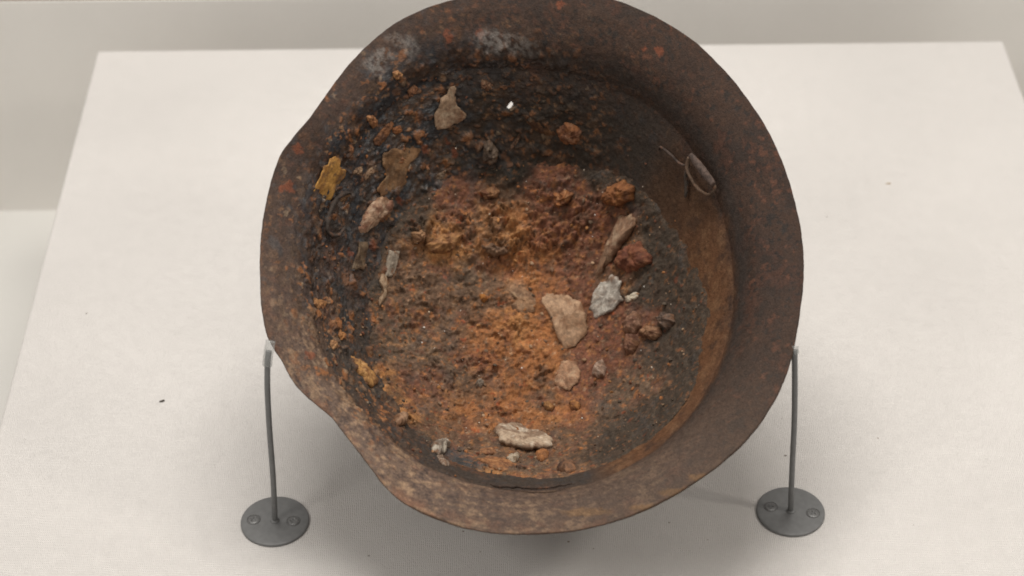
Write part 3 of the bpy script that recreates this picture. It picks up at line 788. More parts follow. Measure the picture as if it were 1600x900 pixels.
# ------------------------------------------------------------------ fragments
POLY = {
    'yellow_flake':[(-109.6,60.2),(-106.8,62.2),(-104.1,63.4),(-105.3,60.2),(-102.3,61.1),(-101.9,59.2),(-104.2,55.3),(-106.1,49.5),(-109.0,41.4),(-111.9,37.8),(-116.4,31.7),(-117.9,33.4),(-117.4,36.6),(-115.6,42.0),(-114.1,49.7),(-112.6,54.5),(-110.1,57.1)],
    'tan_membrane':[(-81.5,77.7),(-76.9,81.6),(-71.1,84.6),(-64.0,88.4),(-59.3,88.5),(-61.2,85.2),(-66.0,80.8),(-68.6,74.8),(-69.3,69.7),(-72.9,64.9),(-77.0,63.1),(-81.1,59.3),(-83.9,58.4),(-84.9,60.8),(-82.0,65.1),(-79.6,68.5),(-81.2,72.9)],
    'pink_flake':[(-82.8,58.7),(-77.7,58.4),(-76.6,56.9),(-79.0,52.3),(-86.0,42.7),(-92.2,34.1),(-94.6,35.6),(-93.1,42.3),(-89.7,49.9),(-86.2,55.3)],
    'pointed_flake':[(-43.7,116.6),(-40.8,118.1),(-40.2,117.1),(-41.7,114.8),(-40.6,113.5),(-39.3,110.0),(-35.7,108.3),(-33.8,107.1),(-34.4,105.8),(-38.4,104.0),(-44.3,100.6),(-50.2,98.6),(-52.0,99.3),(-52.4,103.3),(-49.8,106.8),(-48.4,111.3),(-45.2,113.2)],
    'curl_shard':[(-3.4,101.8),(-3.4,99.0),(-5.7,96.4),(-9.7,93.7),(-11.1,93.9),(-7.7,96.9),(-5.0,99.5)],
    'gray_lump_top':[(-20.9,99.5),(-18.3,96.8),(-15.7,94.6),(-17.1,89.4),(-21.1,87.8),(-25.0,91.0),(-24.2,96.7)],
    'paper_tip':[(-46.6,83.3),(-47.0,80.3),(-48.9,77.5),(-51.9,77.8),(-51.2,79.9)],
    'rust_disc':[(18.2,100.7),(22.7,102.7),(28.0,101.4),(32.1,98.3),(31.3,94.9),(28.2,93.6),(21.9,95.0),(18.7,98.1)],
    'rust_smear':[(0.2,107.6),(5.6,106.3),(8.3,103.9),(11.9,100.8),(17.3,100.2),(17.3,98.2),(9.2,99.8),(3.8,102.5),(0.2,104.9)],
    'dark_sliver':[(-94.3,30.1),(-90.5,32.4),(-90.9,24.2),(-92.4,15.9),(-98.2,12.1),(-96.3,20.8)],
    'gray_tab':[(-80.5,32.5),(-74.5,34.5),(-77.0,19.5),(-81.8,17.4)],
    'thin_sliver':[(-84.2,17.5),(-81.2,17.5),(-81.4,10.6),(-81.6,5.0),(-85.0,-1.4),(-85.4,1.2),(-83.0,7.4),(-85.1,12.5)],
    'long_bone':[(56.0,56.0),(62.1,55.8),(64.6,49.5),(61.0,44.8),(56.8,40.5),(50.9,33.7),(46.1,29.8),(43.4,24.9),(39.1,23.6),(41.9,31.7),(45.2,37.0),(47.4,41.8),(52.8,51.1)],
    'red_chunk':[(54.7,38.6),(60.9,39.3),(67.0,39.3),(69.0,35.0),(73.3,28.1),(71.8,25.1),(67.7,24.5),(64.6,23.4),(59.5,23.5),(54.5,28.1),(51.4,32.0)],
    'white_chip':[(50.2,24.9),(53.8,22.6),(55.3,19.1),(54.1,13.8),(56.2,8.3),(52.8,6.8),(50.7,4.4),(46.9,1.7),(43.3,2.1),(39.0,0.6),(35.8,6.5),(38.0,11.0),(38.4,16.7),(43.8,21.5),(46.4,22.1)],
    'white_tail':[(56.6,11.0),(60.2,10.7),(62.3,12.2),(64.8,10.3),(63.2,7.5),(60.1,6.6),(57.0,7.6)],
    'tan_slab':[(7.1,15.0),(10.5,16.7),(17.0,19.3),(25.5,14.6),(31.8,10.0),(33.8,3.5),(35.1,-4.8),(32.9,-10.4),(30.1,-13.9),(25.8,-16.8),(21.0,-18.1),(18.5,-13.2),(16.5,-6.7),(12.5,5.0)],
    'lump_a':[(61.9,0.6),(64.9,-2.7),(65.6,-9.8),(61.4,-14.3),(56.3,-12.4),(55.0,-6.9),(57.7,-2.9)],
    'lump_b':[(57.3,-13.2),(63.4,-15.0),(63.6,-21.1),(59.8,-26.0),(56.3,-26.2),(55.0,-19.8)],
    'lump_c':[(63.4,-13.8),(69.5,-11.3),(75.3,-14.7),(75.6,-19.6),(71.1,-21.4),(65.3,-16.9)],
    'lump_d':[(74.1,-8.4),(78.6,-7.0),(82.8,-10.4),(82.6,-14.9),(79.1,-17.8),(75.4,-13.6)],
    'rust_knob':[(45.9,70.4),(51.3,73.5),(57.7,73.3),(63.0,68.1),(63.0,62.8),(56.7,61.7),(49.1,64.1),(44.8,67.9)],
    'tan_square':[(16.6,-25.3),(23.6,-25.3),(27.7,-26.7),(30.0,-32.8),(28.2,-40.2),(25.9,-42.1),(23.0,-45.7),(14.3,-40.2),(15.4,-32.8)],
    'small_stone':[(37.8,-30.4),(43.0,-26.7),(44.6,-32.7),(43.0,-37.9),(39.8,-37.9),(36.4,-35.7)],
    'pebble_a':[(7.9,-53.7),(11.7,-53.1),(14.8,-56.4),(12.4,-59.3),(8.8,-57.8)],
    'pebble_b':[(22.7,-54.2),(26.4,-52.6),(29.2,-55.5),(28.0,-59.4),(23.9,-59.5)],
    'big_tan_flake':[(-19.9,-70.3),(-17.1,-67.1),(-13.5,-67.9),(-9.3,-64.4),(-4.3,-67.3),(-3.5,-69.7),(1.1,-72.3),(7.4,-74.4),(10.9,-78.5),(12.4,-83.2),(7.0,-87.2),(2.9,-87.9),(-2.1,-89.5),(-6.0,-86.5),(-9.2,-86.1),(-13.7,-84.0),(-17.3,-82.3),(-18.6,-77.3),(-20.7,-74.2)],
    'orange_chip':[(2.9,-90.0),(7.0,-87.4),(10.0,-89.8),(9.4,-95.0),(5.3,-97.8),(2.7,-94.5)],
    'plate_a':[(-29.3,-97.4),(-22.7,-94.4),(-14.7,-97.3),(-9.4,-101.0),(-9.6,-108.4),(-15.7,-109.1),(-22.6,-106.7),(-27.9,-102.4)],
    'plate_b':[(-28.1,-87.7),(-20.0,-85.9),(-14.6,-87.5),(-15.5,-90.4),(-23.6,-91.5),(-27.1,-90.5)],
    'crumple':[(-54.1,-93.1),(-50.1,-86.0),(-46.3,-83.6),(-44.4,-89.0),(-46.3,-96.5),(-49.5,-100.9),(-53.1,-96.8)],
    'crumple_tail':[(-50.4,-101.4),(-47.9,-99.2),(-46.8,-105.8),(-43.3,-107.9),(-44.9,-110.3),(-48.4,-107.5)],
    'white_bits':[(-11.5,-93.1),(-7.5,-89.9),(-5.7,-91.4),(-8.1,-98.4),(-11.6,-98.7),(-13.3,-94.8)],
    'gray_stone':[(-30.6,-40.0),(-27.6,-37.9),(-26.0,-40.8),(-27.6,-44.2),(-30.4,-43.3)],
    'dark_lump':[(13.6,-107.8),(17.9,-101.2),(23.0,-103.4),(23.4,-110.3),(18.1,-112.7)],
    'pebble_c':[(-73.9,-77.4),(-71.2,-73.1),(-67.0,-73.4),(-67.8,-81.1),(-71.4,-84.5)],
    'orange_bit':[(-28.6,16.4),(-25.0,17.5),(-23.2,14.3),(-25.5,11.8),(-28.2,13.0)],
    'ring_shell':[(-12.2,20.4),(-4.9,21.9),(1.5,19.4),(5.5,14.4),(4.0,6.6),(-1.5,3.8),(-10.5,9.7),(-5.9,13.6)],
    'wall_bit_a':[(-89.4,89.4),(-85.0,92.5),(-83.7,91.9),(-83.4,89.4),(-85.7,87.2),(-87.5,88.1)],
    'wall_bit_b':[(-75.4,91.3),(-70.7,94.5),(-70.0,92.2),(-73.2,89.2),(-75.4,89.2)],
    'wall_bit_c':[(-85.5,82.2),(-79.9,90.1),(-75.2,94.9),(-74.1,93.5),(-78.6,85.8),(-82.6,80.4),(-85.2,80.2)],
    'wall_bit_d':[(-25.8,120.6),(-22.0,120.4),(-17.6,118.2),(-20.3,116.7),(-24.8,117.0)],
    'wall_bit_e':[(-74.0,112.4),(-71.2,114.3),(-68.5,113.5),(-69.3,111.7),(-72.1,110.2),(-73.7,110.9)],
    'wall_bit_f':[(-66.8,109.8),(-63.1,112.9),(-60.4,112.6),(-61.9,109.6),(-64.8,107.3)],
    'left_chip_a':[(-89.7,65.9),(-86.6,70.5),(-84.4,71.6),(-85.2,68.8),(-88.3,64.7),(-91.0,61.1),(-91.3,62.6)],
    'left_chip_b':[(-95.6,64.9),(-92.3,67.5),(-92.0,65.4),(-94.2,62.3),(-97.2,61.5)],
    'low_chip':[(-104.0,47.7),(-100.3,51.4),(-98.5,51.4),(-100.4,46.9),(-103.3,44.6)],
    'left_orange_a':[(-115.9,-16.3),(-109.7,-14.5),(-110.0,-17.4),(-113.2,-22.2),(-115.7,-20.5)],
    'left_orange_b':[(-107.1,-38.2),(-104.3,-37.8),(-103.7,-41.2),(-105.2,-44.2),(-106.9,-42.3)],
    'left_orange_c':[(-103.5,-28.6),(-101.0,-29.0),(-100.0,-32.5),(-102.0,-34.7),(-103.7,-32.4)],
    'clod_a':[(-60.3,41.7),(-55.4,48.0),(-46.4,51.6),(-38.3,51.9),(-42.0,46.2),(-45.6,41.2),(-51.9,38.4),(-58.2,38.8)],
    'clod_b':[(-68.6,46.2),(-64.2,50.0),(-61.2,47.4),(-62.5,42.9),(-66.9,40.8)],
    'clod_c':[(-27.0,75.9),(-18.7,79.0),(-15.1,76.4),(-17.0,73.4),(-24.3,72.3)],
    'clod_d':[(16.9,74.6),(23.3,76.3),(28.7,73.4),(25.1,69.3),(19.6,66.7),(16.9,70.0)],
    'clod_e':[(-26.5,43.3),(-21.9,47.2),(-13.7,43.8),(-10.0,45.6),(-11.9,41.0),(-19.3,39.0)],
    'ochre_ridge':[(-97.0,-42.2),(-92.8,-42.7),(-86.4,-48.8),(-82.8,-51.8),(-85.0,-59.1),(-89.4,-56.9),(-93.9,-52.0)],
}


def frame_at(ca, cb, d=.004):
    ga_ = (S(np.array([ca + d]), np.array([cb])) - S(np.array([ca - d]), np.array([cb])))[0] / (2 * d)
    gb_ = (S(np.array([ca]), np.array([cb + d])) - S(np.array([ca]), np.array([cb - d])))[0] / (2 * d)
    n = np.array([-ga_, -gb_, 1.0]); n /= np.linalg.norm(n)
    u = np.array([1.0, 0, 0]) - n * n[0]; u /= np.linalg.norm(u)
    return u, np.cross(n, u), n


def piece(key, name, c1, c2, th, lump=0.0, tilt=(0, 0), lift=0.0, curl=0.0, rough=.3, parent=None, label=None, cat=None, group=None, jag=.5, c3=None, seed=None, spots=.5):
    pts = np.array(POLY[key]) / 1000.0
    seed = (sum(map(ord, key)) % 97) if seed is None else seed
    ca, cb = pts.mean(0)
    u, v, n = frame_at(ca, cb)
    hh = top_h(pts[:, 0], pts[:, 1])
    c0 = np.array([ca, cb, top_h(np.array([ca]), np.array([cb]))[0]])
    P3 = np.column_stack([pts[:, 0], pts[:, 1], S(pts[:, 0], pts[:, 1]) + .0015])
    hs = (np.column_stack([pts[:, 0], pts[:, 1], hh]) - np.array([ca, cb, S(np.array([ca]), np.array([cb]))[0]])) @ n
    base = np.median(np.append(hs, 0.0)) * .75 + hs.max() * .15 + lift * .5 - (0 if parent is not None else .0001 if lump else .0006)
    c0 = np.array([ca, cb, S(np.array([ca]), np.array([cb]))[0]])
    L2 = np.column_stack([(P3 - c0) @ u, (P3 - c0) @ v])
    # resample the outline
    nO = 76
    seg = np.linalg.norm(np.roll(L2, -1, 0) - L2, axis=1); cum = np.concatenate([[0], np.cumsum(seg)])
    q = np.arange(nO) / nO * cum[-1]
    ext = np.concatenate([L2, L2[:1]])
    ol = np.column_stack([np.interp(q, cum, ext[:, 0]), np.interp(q, cum, ext[:, 1])])
    cen = ol.mean(0); size = np.sqrt(np.abs(np.sum(ol[:, 0] * np.roll(ol[:, 1], -1) - ol[:, 1] * np.roll(ol[:, 0], -1))) / 2)
    d = ol - cen
    ol = cen + d * (1 + jag * .22 * fbm(ol + seed, .0035, 3, .6, seed))[:, None]
    sc = np.array([1.0, .975, .93, .87, .80, .72, .64, .55, .46, .37, .28, .19, .10])
    rows_, zt, zb = [], [], []
    for k in sc:
        rows_.append(cen + (ol - cen) * k)
        e = 1 - (1 - min(1, (1 - k) / (.5 if lump else .14))) ** 2
        zt.append(np.full(nO, th * (.35 + .65 * e) + (lump * math.sqrt(max(0, 1 - k * k)) if lump else 0)))
    XY = np.concatenate(rows_); Z = np.concatenate(zt)
    XYc = np.concatenate([XY, cen[None]]); Z = np.append(Z, th + (lump or 0))
    off = np.column_stack([XYc + seed * .137, np.zeros(len(XYc))])
    rel = fbm(off, size * .40, 6, .66, seed + 1)
    f1, f2, idf = cells(XYc + seed * .037, max(size * .22, .0012), int(seed) % 50)
    Zt = Z + rough * (th + lump * .5) * (.75 * rel + 1.0 * (idf - .5) * sm(f2 - f1, 0, .3))
    inner = np.concatenate([np.full(nO, 1.0 if k > .95 else 0.0) for k in sc] + [np.zeros(1)])
    Zt = np.where(inner > 0, np.maximum(Z * .6 + .4 * Zt, th * .15), Zt)
    Zb = np.full(len(XYc), -.35 * th - .12 * lump) + .12 * th * rel
    bend = curl * ((XYc[:, 1] - cen[1]) ** 2 - (XYc[:, 0] - cen[0]) ** 2 * .3) / max(size, 1e-6) + tilt[0] * (XYc[:, 0] - cen[0]) + tilt[1] * (XYc[:, 1] - cen[1])
    if not lump: bend = bend + min(size / .014, 1.3) * .0013 * fbm(off, size * .75, 3, .5, seed + 6)
    T = np.column_stack([XYc, Zt + bend + base]); Bm = np.column_stack([XYc, Zb + bend + base])
    Bm[:, :2] = cen + (Bm[:, :2] - cen) * .97
    Lc = np.concatenate([T, Bm])
    R3 = c0 + np.outer(Lc[:, 0], u) + np.outer(Lc[:, 1], v) + np.outer(Lc[:, 2], n)
    nr, k1 = len(sc), len(XYc)
    qs, tr = [], []
    for r in range(nr - 1):
        for i in range(nO):
            j = (i + 1) % nO
            qs.append((r * nO + i, r * nO + j, (r + 1) * nO + j, (r + 1) * nO + i))
            qs.append((k1 + r * nO + i, k1 + (r + 1) * nO + i, k1 + (r + 1) * nO + j, k1 + r * nO + j))
    for i in range(nO):
        j = (i + 1) % nO
        tr.append(((nr - 1) * nO + i, (nr - 1) * nO + j, nr * nO)); tr.append((k1 + (nr - 1) * nO + j, k1 + (nr - 1) * nO + i, k1 + nr * nO))
        qs.append((i, k1 + i, k1 + j, j))
    kd = .86 if parent is None else .9
    c1 = np.asarray(c1, float) * kd; c2 = np.asarray(c2, float) * kd
    cl = np.tile(c1, (len(Lc), 1))
    off2 = np.concatenate([off, off + np.array([0, 0, .01])])
    cl = mixc(cl, c2 * .85, sm(fbm(off2, size * .5, 5, .65, seed + 2), -.12, .3))
    if c3 is not None: cl = mixc(cl, np.asarray(c3, float), spots * sm(fbm(off2, size * .25, 4, .65, seed + 3), .12, .42))
    kk = np.concatenate([np.full(nO, k) for k in sc] + [np.zeros(1)]); kk = np.concatenate([kk, kk])
    dirt = sm(fbm(off2, size * .35, 5, .65, seed + 5) + .55 * (kk - .75), .10, .55)
    cl = mixc(cl, np.array([.150, .072, .036]), (.9 if parent is None else .5) * dirt)
    cl *= (1 + .38 * np.clip(fbm(off2, .0016, 3, .6, seed + 4), -1, 1))[:, None]
    o = make_obj(name, W(R3[:, 0], R3[:, 1], R3[:, 2]), qs, tr, M_PIECE, parent, cl)
    return tag(o, label, cat, group)


k_ = np.array
# loose pieces lying in the bowl: each is a thing of its own
LOOSE = [
    ('tan_slab', 'stone_flake', (.42, .27, .168), (.31, .185, .108), .0022, 0, (.05, .02), .0014, 0, .28, 'large flat tan slab with rounded lower end near the bowl centre', 'flake', (.25, .13, .07)),
    ('big_tan_flake', 'stone_flake', (.45, .335, .235), (.27, .175, .115), .0028, 0, (-.04, -.10), .0018, 0, .5, 'long jagged greyish tan flake near the front wall of the bowl', 'flake', (.62, .54, .43)),
    ('white_chip', 'white_chip', (.46, .415, .355), (.28, .235, .195), .0024, 0, (.05, .05), .0012, 0, .45, 'whitish grey chip right of the large tan slab', 'chip', (.20, .14, .10)),
    ('white_tail', 'white_chip', (.60, .52, .40), (.35, .18, .09), .0012, .0012, (0, 0), 0, 0, .5, 'tiny cream and orange crumbs at the right of the whitish chip', 'chip', (.7, .65, .55)),
    ('long_bone', 'bone_splinter', (.26, .155, .095), (.19, .095, .055), .0018, .0028, (.03, .06), .0012, 0, .25, 'long narrow brown splinter leaning above the whitish chip', 'splinter', (.46, .34, .23)),
    ('red_chunk', 'rust_chunk', (.20, .072, .038), (.14, .05, .03), .0022, .0036, (.05, .02), 0, 0, .55, 'angular red-brown rust chunk beside the long brown splinter', 'rust chunk', (.30, .13, .06)),
    ('lump_a', 'rust_lump', (.25, .135, .085), (.17, .08, .05), .001, .0050, (0, 0), .0004, 0, .5, 'pinkish brown knobbly lump, upper left of the cluster of four', 'rust lump', (.36, .22, .15)),
    ('lump_b', 'rust_lump', (.22, .105, .062), (.13, .055, .035), .001, .0048, (0, 0), .0004, 0, .5, 'rounded pitted brown lump, lowest of the cluster of four', 'rust lump', (.30, .17, .11)),
    ('lump_c', 'rust_lump', (.27, .145, .080), (.17, .08, .045), .001, .0040, (0, 0), .0004, 0, .45, 'elongated smooth brown lump in the middle of the cluster of four', 'rust lump', (.36, .21, .12)),
    ('lump_d', 'rust_lump', (.15, .10, .075), (.09, .06, .045), .001, .0048, (0, 0), .0006, 0, .5, 'dark greyish lump at the right end of the cluster of four', 'rust lump', (.24, .15, .10)),
    ('rust_knob', 'rust_lump', (.22, .085, .032), (.12, .045, .022), .0015, .0070, (0, 0), 0, 0, .7, 'bright orange-brown rust knob at the upper right of the floor', 'rust lump', (.38, .16, .05)),
    ('tan_square', 'stone_flake', (.33, .185, .108), (.25, .13, .075), .0014, 0, (0, -.04), .0006, 0, .35, 'flat squarish tan flake below the large tan slab', 'flake', (.40, .28, .18)),
    ('small_stone', 'small_stone', (.40, .27, .20), (.30, .19, .13), .0012, .0036, (0, 0), .0008, 0, .4, 'small blocky pale pink stone right of the squarish flake', 'stone', (.48, .38, .30)),
    ('pebble_a', 'rust_pebble', (.34, .17, .065), (.24, .11, .045), .001, .0024, (0, 0), .0004, 0, .4, 'small ochre pebble below and left of the squarish tan flake', 'pebble', None),
    ('pebble_b', 'rust_pebble', (.36, .16, .055), (.20, .08, .035), .001, .0028, (0, 0), .0004, 0, .4, 'small orange pebble just below the squarish tan flake', 'pebble', None),
    ('orange_chip', 'rust_pebble', (.36, .15, .055), (.26, .11, .045), .001, .0022, (0, 0), .0006, 0, .3, 'smooth orange chip under the right end of the long jagged flake', 'pebble', None),
    ('gray_stone', 'small_stone', (.30, .25, .20), (.22, .17, .13), .001, .0030, (0, 0), .0006, 0, .4, 'small round grey stone alone on the left of the lower floor', 'stone', None),
    ('dark_lump', 'rust_lump', (.16, .085, .05), (.09, .05, .035), .001, .0034, (0, 0), .0004, 0, .6, 'low brown lump right of the front edge of the long flake', 'rust lump', (.28, .13, .06)),
    ('pebble_c', 'rust_pebble', (.32, .19, .115), (.22, .12, .07), .001, .0034, (0, 0), .0006, 0, .4, 'pinkish tan pebble against the lower left wall', 'pebble', None),
    ('orange_bit', 'rust_pebble', (.38, .155, .038), (.26, .10, .035), .001, .0022, (0, 0), .0004, 0, .4, 'little bright orange pebble left of the bowl centre', 'pebble', None),
    ('plate_a', 'rust_plate', (.32, .145, .060), (.20, .085, .042), .0016, 0, (0, -.05), .0010, 0, .5, 'flat orange rust plate below the long jagged flake', 'rust plate', (.40, .21, .10)),
    ('plate_b', 'rust_plate', (.27, .125, .058), (.17, .075, .040), .0012, 0, (0, 0), .0006, 0, .5, 'thin narrow orange plate left under the long jagged flake', 'rust plate', (.36, .2, .1)),
    ('crumple', 'crumpled_scrap', (.38, .33, .265), (.20, .155, .12), .0014, .0020, (0, 0), .0006, 0, .9, 'crumpled pale grey scrap near the front left wall', 'scrap', (.14, .11, .09)),
    ('crumple_tail', 'crumpled_scrap', (.34, .26, .20), (.20, .14, .10), .0012, .0006, (0, 0), .0004, 0, .6, 'short pinkish scrap trailing below the crumpled pale scrap', 'scrap', None),
    ('white_bits', 'crumpled_scrap', (.42, .34, .25), (.24, .17, .11), .0012, .0010, (0, 0), .0006, 0, .8, 'small cream fragments between the long flake and the orange plate', 'scrap', None),
    ('pointed_flake', 'pointed_flake', (.40, .27, .175), (.30, .185, .115), .0012, 0, (.02, .10), .0030, .10, .3, 'pointed cream-brown flake with a thin tip leaning on the back wall', 'flake', (.42, .33, .23)),
    ('pink_flake', 'bone_flake', (.40, .255, .165), (.25, .12, .075), .0016, .0012, (.05, .10), .0016, -.05, .4, 'pinkish oblong flake on the left wall below the tan membrane', 'flake', (.55, .42, .30)),
    ('gray_tab', 'grey_tab', (.32, .265, .205), (.24, .19, .145), .0014, 0, (0, .10), .0020, 0, .2, 'grey rectangular tab standing on the left side of the floor', 'tab', None),
    ('thin_sliver', 'thin_sliver', (.36, .25, .16), (.24, .15, .09), .0010, .0006, (0, 0), .0016, 0, .3, 'thin crooked tan sliver just below the grey rectangular tab', 'sliver', None),
    ('curl_shard', 'curled_shard', (.17, .095, .060), (.11, .06, .04), .0008, 0, (.5, .1), .0020, .2, .3, 'narrow curled brown shard standing at the back of the floor', 'shard', (.34, .24, .16)),
    ('gray_lump_top', 'crumpled_scrap', (.15, .105, .075), (.08, .055, .04), .0014, .0040, (0, 0), .0004, 0, .8, 'dull grey-brown crumpled lump at the foot of the back wall', 'scrap', (.27, .2, .14)),
    ('paper_tip', 'paper_scrap', (.26, .19, .135), (.15, .10, .065), .0008, 0, (.2, .3), .0018, 0, .4, 'tiny upright triangular scrap at the upper left of the floor', 'scrap', None),
]
for (key, nm, c1, c2, th, lump, tilt, lift, curl, rough, lab, cat, c3) in LOOSE:
    piece(key, nm, c1, c2, th, lump, tilt, lift, curl, rough, None, lab, cat, None, .5, c3)

# scabs grown onto the steel: parts of the helmet
SCABS = [
    ('yellow_flake', 'ochre_scab', (.50, .265, .072), (.38, .18, .052), .0007, 0, .2, 'yellow ochre scab on the left wall', (.13, .08, .05), .8),
    ('tan_membrane', 'tan_membrane', (.23, .125, .060), (.15, .082, .042), .0008, 0, .3, 'brown-tan membrane stuck on the upper left wall', (.24, .16, .095), .5),
    ('rust_disc', 'rust_scab', (.23, .09, .035), (.15, .06, .03), .0012, .0026, .7, 'round orange scab on the back wall', (.36, .2, .12), .5),
    ('rust_smear', 'rust_scab', (.11, .052, .022), (.075, .035, .018), .0008, .0004, .4, None, None, .5),
    ('dark_sliver', 'brown_scab', (.125, .082, .048), (.085, .055, .035), .0010, 0, .2, None, (.2, .15, .1), .4),
    ('ring_shell', 'clay_scab', (.27, .155, .085), (.19, .105, .06), .0010, .0014, .6, None, (.38, .26, .16), .5),
    ('wall_bit_a', 'rust_scab', (.36, .17, .075), (.26, .11, .05), .0010, .0012, .5, None, None, .5),
    ('wall_bit_b', 'rust_scab', (.28, .11, .04), (.18, .075, .035), .0010, .0014, .5, None, None, .5),
    ('wall_bit_c', 'rust_scab', (.20, .085, .035), (.12, .055, .03), .0010, .0010, .5, None, None, .5),
    ('wall_bit_d', 'rust_scab', (.24, .12, .07), (.14, .07, .04), .0010, .0020, .6, None, (.40, .28, .18), .5),
    ('wall_bit_e', 'rust_scab', (.34, .17, .07), (.22, .10, .05), .0010, .0018, .5, None, None, .5),
    ('wall_bit_f', 'rust_scab', (.26, .12, .06), (.16, .075, .045), .0010, .0018, .5, None, None, .5),
    ('left_chip_a', 'rust_scab', (.25, .15, .09), (.15, .09, .055), .0010, .0012, .5, None, (.38, .27, .17), .5),
    ('left_chip_b', 'rust_scab', (.24, .15, .09), (.14, .085, .055), .0010, .0014, .5, None, (.38, .27, .17), .5),
    ('low_chip', 'rust_scab', (.22, .125, .065), (.14, .075, .04), .0010, .0014, .5, None, None, .5),
    ('left_orange_a', 'rust_scab', (.34, .165, .065), (.22, .10, .045), .0008, .0008, .5, None, None, .5),
    ('left_orange_b', 'rust_scab', (.42, .23, .11), (.30, .15, .07), .0010, .0018, .4, None, None, .5),
    ('left_orange_c', 'rust_scab', (.36, .165, .06), (.24, .10, .045), .0010, .0016, .4, None, None, .5),
    ('clod_a', 'rust_clod', (.31, .155, .062), (.22, .10, .045), .0016, .0052, .55, None, (.38, .20, .09), .5),
    ('clod_b', 'rust_clod', (.27, .145, .072), (.18, .085, .045), .0014, .0044, .5, None, (.36, .22, .13), .5),
    ('clod_c', 'rust_clod', (.25, .125, .060), (.17, .075, .04), .0014, .0044, .5, None, None, .5),
    ('clod_d', 'rust_clod', (.27, .105, .038), (.17, .065, .03), .0014, .0048, .7, None, (.40, .21, .10), .5),
    ('clod_e', 'rust_clod', (.21, .125, .075), (.14, .08, .05), .0012, .0032, .6, None, None, .5),
    ('ochre_ridge', 'ochre_scab', (.36, .185, .062), (.26, .12, .045), .0012, .0022, .7, None, (.45, .27, .12), .5),
]
for (key, nm, c1, c2, th, lump, rough, lab, c3, sp) in SCABS:
    if key.startswith(('wall_bit', 'left_', 'low_')): lump, rough = lump * .55, rough * 1.6
    piece(key, nm, c1, c2, th, lump, (0, 0), -.0004 if lump else .0011, 0, rough, helmet, lab, None, None, .6, c3, None, sp)


# ------------------------------------------------------------------ crumbs: too many and too small to count
def crumbs(name, n, rmin, rmax, picker, palette, seed, parent=None, power=2.4):
    rg = np.random.default_rng(seed)
    g = (1 + 5 ** .5) / 2
    ico = np.array([(-1, g, 0), (1, g, 0), (-1, -g, 0), (1, -g, 0), (0, -1, g), (0, 1, g), (0, -1, -g), (0, 1, -g), (g, 0, -1), (g, 0, 1), (-g, 0, -1), (-g, 0, 1)]) / math.hypot(1, g)
    fc = np.array([(0, 11, 5), (0, 5, 1), (0, 1, 7), (0, 7, 10), (0, 10, 11), (1, 5, 9), (5, 11, 4), (11, 10, 2), (10, 7, 6), (7, 1, 8), (3, 9, 4), (3, 4, 2), (3, 2, 6), (3, 6, 8), (3, 8, 9), (4, 9, 5), (2, 4, 11), (6, 2, 10), (8, 6, 7), (9, 8, 1)])
    a, b = picker(rg, n)
    n = len(a)
    h = top_h(a, b)
    d = .002
    da = (S(a + d, b) - S(a - d, b)) / (2 * d); db = (S(a, b + d) - S(a, b - d)) / (2 * d)
    nn = np.column_stack([-da, -db, np.ones(n)]); nn /= np.linalg.norm(nn, axis=1)[:, None]
    r = rmin + (rmax - rmin) * rg.random(n) ** power
    V = np.zeros((n, 12, 3)); Cc = np.zeros((n, 12, 3))
    for i in range(n):
        v = ico * (1 + .45 * (rg.random((12, 1)) - .5)) * (np.array([1, .6 + .5 * rg.random(), .45 + .4 * rg.random()]))
        q = rg.normal(size=(3, 3)); q, _ = np.linalg.qr(q)
        V[i] = (v @ q.T) * r[i] + np.array([a[i], b[i], h[i]]) + nn[i] * r[i] * .35
        Cc[i] = palette[rg.integers(len(palette))] * (.75 + .5 * rg.random())
    T = (np.arange(n)[:, None, None] * 12 + fc[None]).reshape(-1, 3)
    V = V.reshape(-1, 3)
    return make_obj(name, W(V[:, 0], V[:, 1], V[:, 2]), None, T, M_CRUMB, parent, Cc.reshape(-1, 3), smooth=False)


def pick_floor(rg, n):
    a = rg.uniform(-.112, .112, n * 3); b = rg.uniform(-.125, .110, n * 3)
    s, p = s_of(a, b)
    w = (1 - sm(s, .70, .93)) * (.25 + .75 * sm(fbm(np.column_stack([a, b]), .03, 3, .5, 70.0), -.3, .4)) * np.where(b > .085, .25, 1)
    k = rg.random(n * 3) < w
    return a[k][:n], b[k][:n]


def pick_left(rg, n):
    ph = np.radians(rg.uniform(95, 255, n)); s = rg.uniform(.74, 1.02, n)
    r = s * rad(RIf, ph)
    return r * np.cos(ph), r * np.sin(ph)


def pick_near(rg, n):
    ph = np.radians(rg.uniform(215, 320, n)); s = rg.uniform(.70, .90, n)
    r = s * rad(RIf, ph)
    return r * np.cos(ph), r * np.sin(ph)


pal = [ORG, OCH, BR, BR * 1.3, RB, GB, GB * 1.4, TAN, DK * 1.6, np.array([.30, .13, .05]), np.array([.24, .14, .08])]
tag(crumbs('rust_crumbs', 520, .0003, .0016, pick_floor, pal, 3), 'loose orange and brown rust crumbs scattered over the bowl floor', 'crumbs', None, 'stuff')
tag(crumbs('rust_grit', 160, .0003, .0014, pick_left, [ORG, BR, DK * 1.5, RB, np.array([.27, .15, .08]), BLU * 1.6], 4, helmet), None, None, None, 'stuff')
tag(crumbs('pale_grit', 90, .00025, .0007, pick_floor, [CRM, np.array([.72, .68, .62]), np.array([.6, .5, .4])], 5), 'tiny pale grit specks scattered on the bowl floor', 'grit', None, 'stuff')
tag(crumbs('dark_grit', 110, .0003, .0013, pick_near, [DK * 1.5, BR, GB, ORG, TAN * .7], 6), 'dark mixed grit along the foot of the near wall', 'grit', None, 'stuff')


